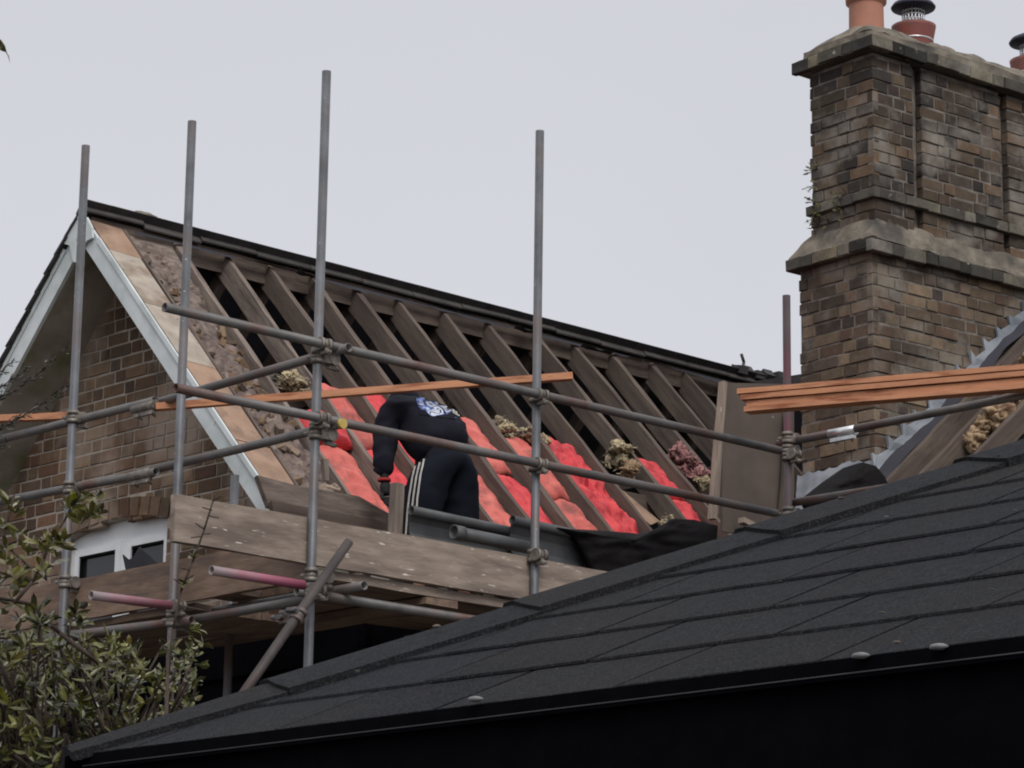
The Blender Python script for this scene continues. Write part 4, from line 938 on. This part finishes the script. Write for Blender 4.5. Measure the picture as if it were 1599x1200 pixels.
# back print and side stripes, laid on the cloth
def bvh(me): 
    bm = bmesh.new(); bm.from_mesh(me); t = BVHTree.FromBMesh(bm); bm.free(); return t
def proj(tree, x, y, off=.004):
    d = ray(x, y).normalized(); h = tree.ray_cast(CAM, d)
    return (h[0] + h[1] * off * (1 if h[1].dot(d) < 0 else -1)) if h[0] else None
tH = bvh(hd); tT = bvh(tr)
def decal(name, tree, quad, nx, ny, m_, parent, off=.004):
    bm = bmesh.new(); uvl = bm.loops.layers.uv.new('UVMap'); g = {}
    for i in range(nx + 1):
        for j in range(ny + 1):
            a, b = i / nx, j / ny
            x = (quad[0][0] * (1 - a) + quad[1][0] * a) * (1 - b) + (quad[3][0] * (1 - a) + quad[2][0] * a) * b
            y = (quad[0][1] * (1 - a) + quad[1][1] * a) * (1 - b) + (quad[3][1] * (1 - a) + quad[2][1] * a) * b
            p = proj(tree, x, y, off)
            if p: g[i, j] = (bm.verts.new(p), (a, b))
    for i in range(nx):
        for j in range(ny):
            ks = [(i, j), (i + 1, j), (i + 1, j + 1), (i, j + 1)]
            if all(k in g for k in ks):
                if max((g[ks[0]][0].co - g[k][0].co).length for k in ks) > .12: continue
                f = bm.faces.new([g[k][0] for k in ks]); f.smooth = True
                for lp, k in zip(f.loops, ks): lp[uvl].uv = g[k][1]
    for v in [v for v in bm.verts if not v.link_faces]: bm.verts.remove(v)
    return mesh_obj(name, bm, m_, parent)
pm = bpy.data.materials.new('back_print'); pm.use_nodes = True; n = pm.node_tree.nodes; l = pm.node_tree.links; b = n['Principled BSDF']; b.inputs['Roughness'].default_value = .9; b.inputs['Specular IOR Level'].default_value = .1
uv = n.new('ShaderNodeUVMap'); gr = n.new('ShaderNodeVectorMath'); gr.operation = 'DISTANCE'; gr.inputs[1].default_value = (.5, .5, 0); l.new(uv.outputs[0], gr.inputs[0])
mk = n.new('ShaderNodeMapRange'); mk.inputs['From Min'].default_value = .34; mk.inputs['From Max'].default_value = .62; mk.inputs['To Min'].default_value = 1; mk.inputs['To Max'].default_value = .68; l.new(gr.outputs['Value'], mk.inputs[0]); mm = n.new('ShaderNodeMath'); mm.operation = 'MULTIPLY'; no = n.new('ShaderNodeTexNoise'); no.inputs['Scale'].default_value = 3.6; no.inputs['Detail'].default_value = 3; no.inputs['Distortion'].default_value = 1.2
l.new(uv.outputs[0], no.inputs['Vector']); r = n.new('ShaderNodeValToRGB'); r.color_ramp.interpolation = 'CONSTANT'
els = r.color_ramp.elements; els[0].position = 0; els[0].color = (.013, .013, .020, 1); els[1].position = .40; els[1].color = (.10, .14, .34, 1)
q = els.new(.455); q.color = (.30, .37, .58, 1); q = els.new(.50); q.color = (.60, .63, .70, 1); q = els.new(.58); q.color = (.03, .04, .10, 1); q = els.new(.62); q.color = (.5, .53, .6, 1)
l.new(no.outputs[0], mm.inputs[0]); l.new(mk.outputs[0], mm.inputs[1]); l.new(mm.outputs[0], r.inputs[0]); l.new(r.outputs[0], b.inputs['Base Color']); MT['print'] = pm
decal('back_print', tH, ((644, 604), (708, 608), (712, 656), (656, 648)), 18, 10, 'print', hdO)
for (x0, y0, x1, y1, hgt) in ((703, 618, 719, 627, 2.2), (704, 625, 725, 637, 2.4), (706, 632, 729, 646, 2.4), (706, 640, 735, 657, 5.5)):
    decal('print_line', tH, ((x0, y0), (x1, y1), (x1, y1 + hgt), (x0, y0 + hgt)), 8, 2, 'stripe', hdO, .005)
for k in range(3):
    pl = [(655 + 5.2 * k, 694), (651 + 5.4 * k, 718), (644 + 5.9 * k, 745), (639 + 6.3 * k, 775), (636 + 6.6 * k, 800), (634 + 6.8 * k, 830), (632 + 7 * k, 850)]
    bm = bmesh.new(); prev = None
    for (xa, ya), (xb, yb) in zip(pl, pl[1:]):
        for t in range(5):
            f = t / 5; x = xa + (xb - xa) * f; y = ya + (yb - ya) * f
            a, b_ = proj(tT, x, y, .006), proj(tT, x + 2.6, y, .006)
            if a and b_:
                cur = (bm.verts.new(a), bm.verts.new(b_))
                if prev and (prev[0].co - cur[0].co).length < .12: bm.faces.new((prev[0], prev[1], cur[1], cur[0]))
                prev = cur
    if bm.faces: mesh_obj('side_stripe', bm, 'stripe', trO)
    else: bm.free()

# ================================================================== THE DARK SHED IN FRONT
SP = Vector((-6.6096, -8.6304, .5787 + ZC - .015)); SU = Vector((0, 1, 0)); SV = Vector((.9224, 0, .3862)).normalized(); SN = SV.cross(SU).normalized()
if SN.z < 0: SN = -SN
shed = empty('shed', (SP.x, SP.y, 0), 'low dark outbuilding in the foreground, its hipped roof laid with charcoal felt shingles', 'shed')
def hipu(v): return 1.224 - (v - .252) * .5013 if v > .1 else 1.30 - v * .2
def suv(u, v, off=0): return SP + SU * u + SV * v + SN * off
bm = bmesh.new(); bm.loops.layers.color.new('Col'); rd = random.Random(31)
EX = .222; TW_ = .37; k = 0; v = 0.0
while v < 3.4:
    u = 1.5 + rd.uniform(-.02, .02) + TW_ * (.0, .62, .17, .55, .9, .33, .71, .08)[k % 8]
    vlo = v - (.0 if k else .0); vhi = v + EX * 1.35
    while u > -3.4:
        u1 = u; u0 = u - TW_ + rd.uniform(.008, .013); u -= TW_
        if u0 > hipu(vlo) - .02: continue
        # clip against the hip by moving the upper edge
        a1 = min(u1, hipu(vlo) - .01); b1 = min(u1, hipu(vhi) - .01)
        if a1 - u0 < .01: continue
        b1 = max(b1, u0 + .002) 
        nn = 10; t = .0042; rows = []
        wob = lambda uu: .004 * noise.noise(Vector((uu * 3, v * 7, 2))) + .0035 * noise.noise(Vector((uu * 13, v * 7, 2)))
        lift = rd.uniform(0, .003)
        lo = [bm.verts.new(suv(u0 + (a1 - u0) * i / nn, vlo + wob(u0 + (a1 - u0) * i / nn), .003 + lift * .4)) for i in range(nn + 1)]
        lt = [bm.verts.new(suv(u0 + (a1 - u0) * i / nn, vlo + .002 + wob(u0 + (a1 - u0) * i / nn), .003 + lift * .4 + t)) for i in range(nn + 1)]
        hi = [bm.verts.new(suv(u0 + (b1 - u0) * i / nn, vhi, .0005)) for i in range(nn + 1)]
        fs = []
        for i in range(nn):
            fs.append(bm.faces.new((lo[i], lo[i + 1], lt[i + 1], lt[i]))); fs.append(bm.faces.new((lt[i], lt[i + 1], hi[i + 1], hi[i])))
        fs.append(bm.faces.new((lo[0], lt[0], hi[0]))); fs.append(bm.faces.new((lo[-1], hi[-1], lt[-1])))
        tt = rd.uniform(.82, 1.15); setcol(bm, fs, (tt, tt, tt * rd.uniform(.98, 1.06)))
    v += EX; k += 1
mesh_obj('shingles', bm, 'shingle', shed)
# deck under the shingles and the far slopes beyond the hip
hb = suv(1.29, 0, -.002); ht = suv(hipu(3.4), 3.4, -.002)
bm = bmesh.new()
A = [bm.verts.new(p) for p in (hb, ht, suv(-3.4, 3.4, -.002), suv(-3.4, 0, -.002))]; bm.faces.new(A)
B = [bm.verts.new(hb), bm.verts.new(ht), bm.verts.new(Vector((ht.x, hb.y, hb.z)))]; bm.faces.new(B)
mesh_obj('roof_deck', bm, 'tarp', shed)
# hip caps
k = 0; rd = random.Random(3)
for v, ln in ((.0, .35), (.35, .42), (.77, .42), (1.19, .42), (1.61, .42), (2.03, .42), (2.45, .42), (2.87, .42)):
    bm = bmesh.new(); bm.loops.layers.color.new('Col')
    v0, v1 = v, v + ln; hw_ = .205 + rd.uniform(-.006, .006); r0 = .021 + rd.uniform(0, .001); r1 = .018; t = .017
    def capring(vv, off):
        uh = hipu(vv); wdt = hw_ * min(1, .35 + vv * 2.2)
        wdt *= .9; return [suv(uh - wdt * .894, vv - wdt * .448, off - .002), suv(uh - wdt * .45, vv - wdt * .224, off + .001), suv(uh - .015, vv, off + .003), suv(uh + .02, vv + .01, off + .0), suv(uh + .16, vv + .08, off - .09)]
    a = [bm.verts.new(p) for p in capring(v0, r0)]; a2 = [bm.verts.new(p) for p in capring(v0, r0 - t)]; b = [bm.verts.new(p) for p in capring(v1 + .02, r1 - .004)]; b2 = [bm.verts.new(p) for p in capring(v1 + .02, r1 - t - .004)]
    fs = []
    for i in range(4):
        fs += [bm.faces.new((a[i], a[i + 1], b[i + 1], b[i])), bm.faces.new((a2[i], a2[i + 1], a[i + 1], a[i])), bm.faces.new((a2[i], a2[i + 1], b2[i + 1], b2[i]))]
    fs += [bm.faces.new((a[0], b[0], b2[0], a2[0]))]
    tt = rd.uniform(.95, 1.2); setcol(bm, fs, (tt, tt * 1.01, tt))
    mesh_obj('hip_cap', bm, 'shingle', shed)
# eaves: drip lip, fascia, wall
bm = bmesh.new(); bm_box(bm, SP.x - .004, SP.x + .03, SP.y - 3.4, SP.y + 1.25, SP.z - .020, SP.z + .006); mesh_obj('drip_edge', bm, 'black_timber_and_shade', shed)
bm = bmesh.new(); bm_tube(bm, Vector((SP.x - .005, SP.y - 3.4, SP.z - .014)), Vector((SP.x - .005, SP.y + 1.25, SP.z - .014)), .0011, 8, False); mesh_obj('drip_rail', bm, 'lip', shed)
bm = bmesh.new(); bm_box(bm, SP.x + .012, SP.x + .034, SP.y - 3.4, SP.y + 1.62, SP.z - .30, SP.z - .0205); mesh_obj('fascia', bm, 'black_timber_and_shade', shed)
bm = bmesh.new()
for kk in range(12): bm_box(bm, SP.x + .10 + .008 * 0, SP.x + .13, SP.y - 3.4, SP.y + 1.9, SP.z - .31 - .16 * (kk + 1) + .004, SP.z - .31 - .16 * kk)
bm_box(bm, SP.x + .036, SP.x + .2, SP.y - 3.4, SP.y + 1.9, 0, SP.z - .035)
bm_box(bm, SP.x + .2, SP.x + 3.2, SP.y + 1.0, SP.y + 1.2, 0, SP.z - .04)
mesh_obj('board_wall', bm, 'black_timber_and_shade', shed)
for (px, py) in ((1343, 1024), (1465, 1010), (742, 1092)):
    p = onX(px, py, SP.x - .012); bm = bmesh.new(); bmesh.ops.create_icosphere(bm, subdivisions=2, radius=1)
    for v_ in bm.verts: v_.co = Vector((v_.co.x * .010, v_.co.y * .013, v_.co.z * .0045)) * (1 + .3 * noise.noise(v_.co * 2)) + p
    mesh_obj('eaves_clip', bm, 'clip', shed, smooth=True)
# pale flecks of debris on the shingles
rd = random.Random(77)
spots = [(682, 978, 10), (1378, 957, 6), (1400, 1003, 8), (1550, 920, 5), (1384, 807, 4), (1219, 908, 5), (1165, 967, 4), (870, 1045, 4), (906, 982, 3), (1313, 778, 7), (558, 1048, 5), (1560, 712, 5), (1585, 797, 4), (1490, 925, 4), (1250, 945, 3)]
for (px, py, s) in spots:
    d = ray(px, py); p0 = SP + SN * .03; t = (p0 - CAM).dot(SN) / d.dot(SN); p = CAM + d * t
    s = s / 4700 * t * 1.5
    bm = bmesh.new(); bmesh.ops.create_icosphere(bm, subdivisions=1, radius=1)
    for v_ in bm.verts: v_.co = Vector((v_.co.x * s * .5, v_.co.y * s * .55, v_.co.z * s * .2)) * (1 + .5 * noise.noise(v_.co * 2 + Vector((px, 0, 0))))
    tag(mesh_obj('debris_fleck', bm, 'flaunch', None, Matrix.Translation(p), smooth=True), 'small pale fleck of debris lying on the dark shingle roof', 'debris', 'pale flecks on the shingle roof')

# ================================================================== SHRUB, LEFT FOREGROUND
rd = random.Random(12)
sh0 = at(90, 1150, 9.6); root = empty('shrub', (sh0.x, sh0.y, 0), 'glossy green shrub with a few orange leaves, filling the lower left corner', 'shrub')
lf = bmesh.new(); lf.loops.layers.color.new('Col')
def leaf(c_, d, ln, wd, col, bm=lf):
    d = d.normalized(); s = d.cross(Vector((rd.uniform(-1, 1), rd.uniform(-1, 1), rd.uniform(-1, 1)))); s = s.normalized(); up2 = s.cross(d)
    pts = [c_, c_ + d * ln * .35 + s * wd * .5 + up2 * wd * .12, c_ + d * ln * .7 + s * wd * .42 + up2 * wd * .1, c_ + d * ln - up2 * wd * .25, c_ + d * ln * .7 - s * wd * .42 + up2 * wd * .1, c_ + d * ln * .35 - s * wd * .5 + up2 * wd * .12]
    m1, m2 = c_ + d * ln * .35, c_ + d * ln * .7
    V_ = [bm.verts.new(p) for p in pts]; a, b = bm.verts.new(m1), bm.verts.new(m2)
    fs = [bm.faces.new(f) for f in ((V_[0], V_[1], a), (V_[1], V_[2], b, a), (V_[2], V_[3], b), (V_[0], a, V_[5]), (a, b, V_[4], V_[5]), (b, V_[3], V_[4]))]
    setcol(bm, fs, col)
def lcol():
    r = rd.random()
    if r < .035: return (5, 1.1, .5)
    if r < .10: return (2.6, 1.5, .9)
    if r < .16: return (1.4, .9, .8)
    if r < .28: return (2.4, 2.1, 3.0)
    if r < .5: return (1.5, 1.5, 1.2)
    return (rd.uniform(.55, 1.1),) * 2 + (rd.uniform(.6, 1.2),)
br = bmesh.new()
def branch(pts, r0, r1):
    n = len(pts) - 1
    for i in range(n):
        a, b = pts[i], pts[i + 1]
        bm_tube(br, a, b + (b - a) * .03, r0 + (r1 - r0) * (i + .5) / n, 7, False)
def whorl(c_, ax, n=9, ln=.07, wd=.022):
    ax = ax.normalized(); o1 = ax.orthogonal().normalized(); o2 = ax.cross(o1); ph = rd.uniform(0, 6)
    for i in range(n):
        a = ph + 2 * pi * i / n + rd.uniform(-.3, .3); out = (o1 * cos(a) + o2 * sin(a)); tilt = rd.uniform(.1, 1.0)
        leaf(c_ - ax * rd.uniform(0, .03), out + ax * tilt, ln * rd.uniform(.7, 1.15), wd * rd.uniform(.8, 1.2), lcol())
# crown outline in the photograph, as (pixel, distance) seeds
def inside(x, y):
    top = 985 if x < 60 else 960 + (x - 60) * .03 if x < 120 else 985 + (x - 120) * .1 if x < 215 else 1010
    if x > 215: top = 1035 if x < 250 else 1000 if x < 310 else 2000
    return y > top + 16 * noise.noise(Vector((x / 30, 0, 0)))
cnt = 0
base = Vector((sh0.x, sh0.y, 0)); hub = base + Vector((0, 0, 1.7))
branch([base, base.lerp(hub, .5) + Vector((.03, .02, 0)), hub], .035, .022)
hubs = []
for k in range(9):
    x, y = 20 + 32 * k, 1150 + 20 * sin(k); h_ = at(x, y + 60, 9.6 + .3 * sin(k * 2)); hubs.append(h_)
    branch([hub - Vector((0, 0, .3)), hub.lerp(h_, .5) + Vector((0, 0, -.05)), h_], .016, .010)
while cnt < 720:
    x, y = rd.uniform(-60, 318), rd.uniform(930, 1290)
    if not inside(x, y): continue
    D = 9.6 + rd.uniform(-.45, .5); p = at(x, y, D)
    ax = Vector((rd.uniform(-.6, .6), rd.uniform(-.6, .3), rd.uniform(.1, 1.1)))
    if x > 225: whorl(p, ax, rd.choice((3, 4, 5, 6)), rd.uniform(.025, .04), .018)
    else: whorl(p, ax, rd.choice((5, 6, 8, 10)), rd.uniform(.035, .07), rd.uniform(.009, .017))
    h_ = min(hubs, key=lambda q_: (q_ - p).length)
    if cnt % 2 == 0: branch([p, p.lerp(h_, .5) + Vector((rd.uniform(-.03, .03), rd.uniform(-.03, .03), rd.uniform(-.03, .03))), h_], .003, .006)
    cnt += 1
# shoots standing above the crown
def shoot(pix, D, r0, r1, tips, lv=True, ln=.055, wd=.02, n=8):
    pts = [at(x, y, D) for x, y in pix]; branch(pts, r0, r1)
    for (x, y) in tips: whorl(at(x, y, D), Vector((rd.uniform(-.4, .4), rd.uniform(-.4, .4), 1)), n, ln, wd)
shoot([(160, 1040), (95, 990), (45, 943), (22, 938), (-30, 930)], 9.3, .008, .005, [(52, 955), (65, 968), (60, 948)], ln=.06)
shoot([(22, 942), (50, 910), (68, 875), (80, 840), (100, 815), (112, 790)], 9.2, .006, .003, [(112, 790), (118, 783), (140, 800), (85, 838), (74, 850), (125, 806), (60, 845), (100, 842), (150, 775), (150, 795)], ln=.055, n=9)
shoot([(105, 1000), (112, 965), (125, 940)], 9.3, .004, .002, [(125, 945), (118, 960), (130, 968)], ln=.05)
shoot([(72, 905), (70, 880), (66, 860)], 9.2, .004, .002, [(66, 890), (20, 888), (28, 910), (10, 870)], ln=.045, n=5)
for (x, y) in ((15, 780), (25, 800), (30, 830), (5, 815), (10, 850), (45, 860), (35, 885), (2, 900), (50, 905), (90, 870), (70, 885), (20, 930), (5, 950), (30, 960)):
    whorl(at(x, y, 9.4), Vector((.2, 0, 1)), 6, .05, .016)
branch([at(-30, 1000, 9.4), at(-8, 900, 9.4), at(8, 830, 9.4), at(22, 775, 9.4)], .007, .003)
branch([at(8, 850, 9.4), at(40, 880, 9.4), at(72, 905, 9.3)], .004, .003)
mesh_obj('foliage', lf, 'leaf', root); mesh_obj('branches', br, 'bark', root)
# thorny bare shoot before the toe board, a plant of its own
th0 = at(262, 1060, 9.0); thorn = empty('bare_shoot', (th0.x, th0.y, 0), 'thin bare thorny shoot rising in front of the pale toe board end', 'twig')
br = bmesh.new(); lf2 = bmesh.new(); lf2.loops.layers.color.new('Col')
pts = [Vector((th0.x, th0.y, 0)), at(262, 1060, 9.0), at(270, 985, 9.0), at(282, 925, 9.0), at(300, 880, 9.0), at(318, 830, 9.0), at(332, 785, 9.0), at(336, 768, 9.0)]
branch(pts[:2], .006, .005); branch(pts[1:], .005, .0022)
for (x, y, dx, dy) in ((333, 783, 12, -8), (331, 797, -14, -4), (327, 806, 14, 3), (318, 826, -12, -8), (313, 838, -14, 2), (316, 834, 12, 0), (303, 872, -10, -8), (296, 890, -12, -2), (290, 905, 12, -6), (276, 945, 40, 8), (286, 915, -14, -10), (268, 1000, 30, -6)):
    a = at(x, y, 9.0); b = at(x + dx, y + dy, 8.95); branch([a, b], .0028, .0012)
lf_main = lf
def whorl2(c_, n, ln):
    for i in range(n): leaf(c_, Vector((rd.uniform(-1, 1), rd.uniform(-1, 1), rd.uniform(-.5, 1))), ln, ln * .45, (2.6, 2.4, 2.6) if rd.random() < .5 else (1, 1, 1), lf2)
for (x, y) in ((308, 983), (300, 1000), (318, 1005), (296, 1012), (290, 1030), (310, 1040), (282, 1045), (300, 872), (290, 912), (262, 1015), (305, 1060), (298, 985)): whorl2(at(x, y, 9.0), 5, .035)
mesh_obj('stem', br, 'bark', thorn); mesh_obj('leaves', lf2, 'leaf', thorn)
# conifer sprig at the left edge, against the soffit
cs0 = at(-120, 640, 8.5); conf = empty('conifer', (cs0.x, cs0.y, 0), 'dark feathery conifer sprig reaching in at the left picture edge over the soffit', 'conifer')
br = bmesh.new(); lf3 = bmesh.new(); lf3.loops.layers.color.new('Col')
branch([Vector((cs0.x, cs0.y, 0)), cs0, at(-160, 380, 8.6)], .05, .02)
for (y0, x1, y1) in ((660, 100, 548), (640, 40, 575), (690, 95, 610), (610, 15, 568), (700, 30, 650), (720, 10, 690)):
    a, b = at(-130, y0, 8.5), at(x1, y1, 8.5); n = 26; pts = []
    for i in range(n + 1):
        t = i / n; pts.append(a.lerp(b, t) + Vector((0, 0, -.05 * sin(pi * t))) + Vector((rd.uniform(-1, 1), rd.uniform(-1, 1), rd.uniform(-1, 1))) * .004)
    branch(pts, .006, .0015)
    for i in range(4, n + 1):
        for s in range(7):
            d = (b - a).normalized() + Vector((rd.uniform(-1, 1), rd.uniform(-1, 1), rd.uniform(-.8, .9))) * .9
            leaf(pts[i] + Vector((rd.uniform(-1, 1), rd.uniform(-1, 1), rd.uniform(-1, 1))) * .008, d, rd.uniform(.015, .035) * (1.15 - i / n * .5), .0035, (.35, .42, .4), lf3)
mesh_obj('trunk', br, 'bark', conf); mesh_obj('foliage', lf3, 'leaf', conf)
# brown leaf tip on a twig in the top left corner
tw0 = at(-60, 30, 7.0); tw = empty('sapling', (tw0.x, tw0.y, 0), 'brown dry leaf tip poking in at the top left picture corner', 'twig')
br = bmesh.new(); lf4 = bmesh.new(); lf4.loops.layers.color.new('Col')
branch([Vector((tw0.x, tw0.y, 0)), tw0 - Vector((0, 0, 1.5)), tw0], .02, .006); branch([tw0, at(-15, 45, 7.0), at(0, 68, 7.0)], .004, .003)
leaf(at(-4, 62, 7.0), at(19, 99, 7.0) - at(-4, 62, 7.0), .068, .02, (4, 2.6, 4), lf4); leaf(at(-10, 58, 7.0), at(8, 80, 7.0) - at(-10, 58, 7.0), .05, .02, (4, 2.6, 4), lf4)
mesh_obj('trunk', br, 'bark', tw); mesh_obj('leaf', lf4, 'leaf', tw)
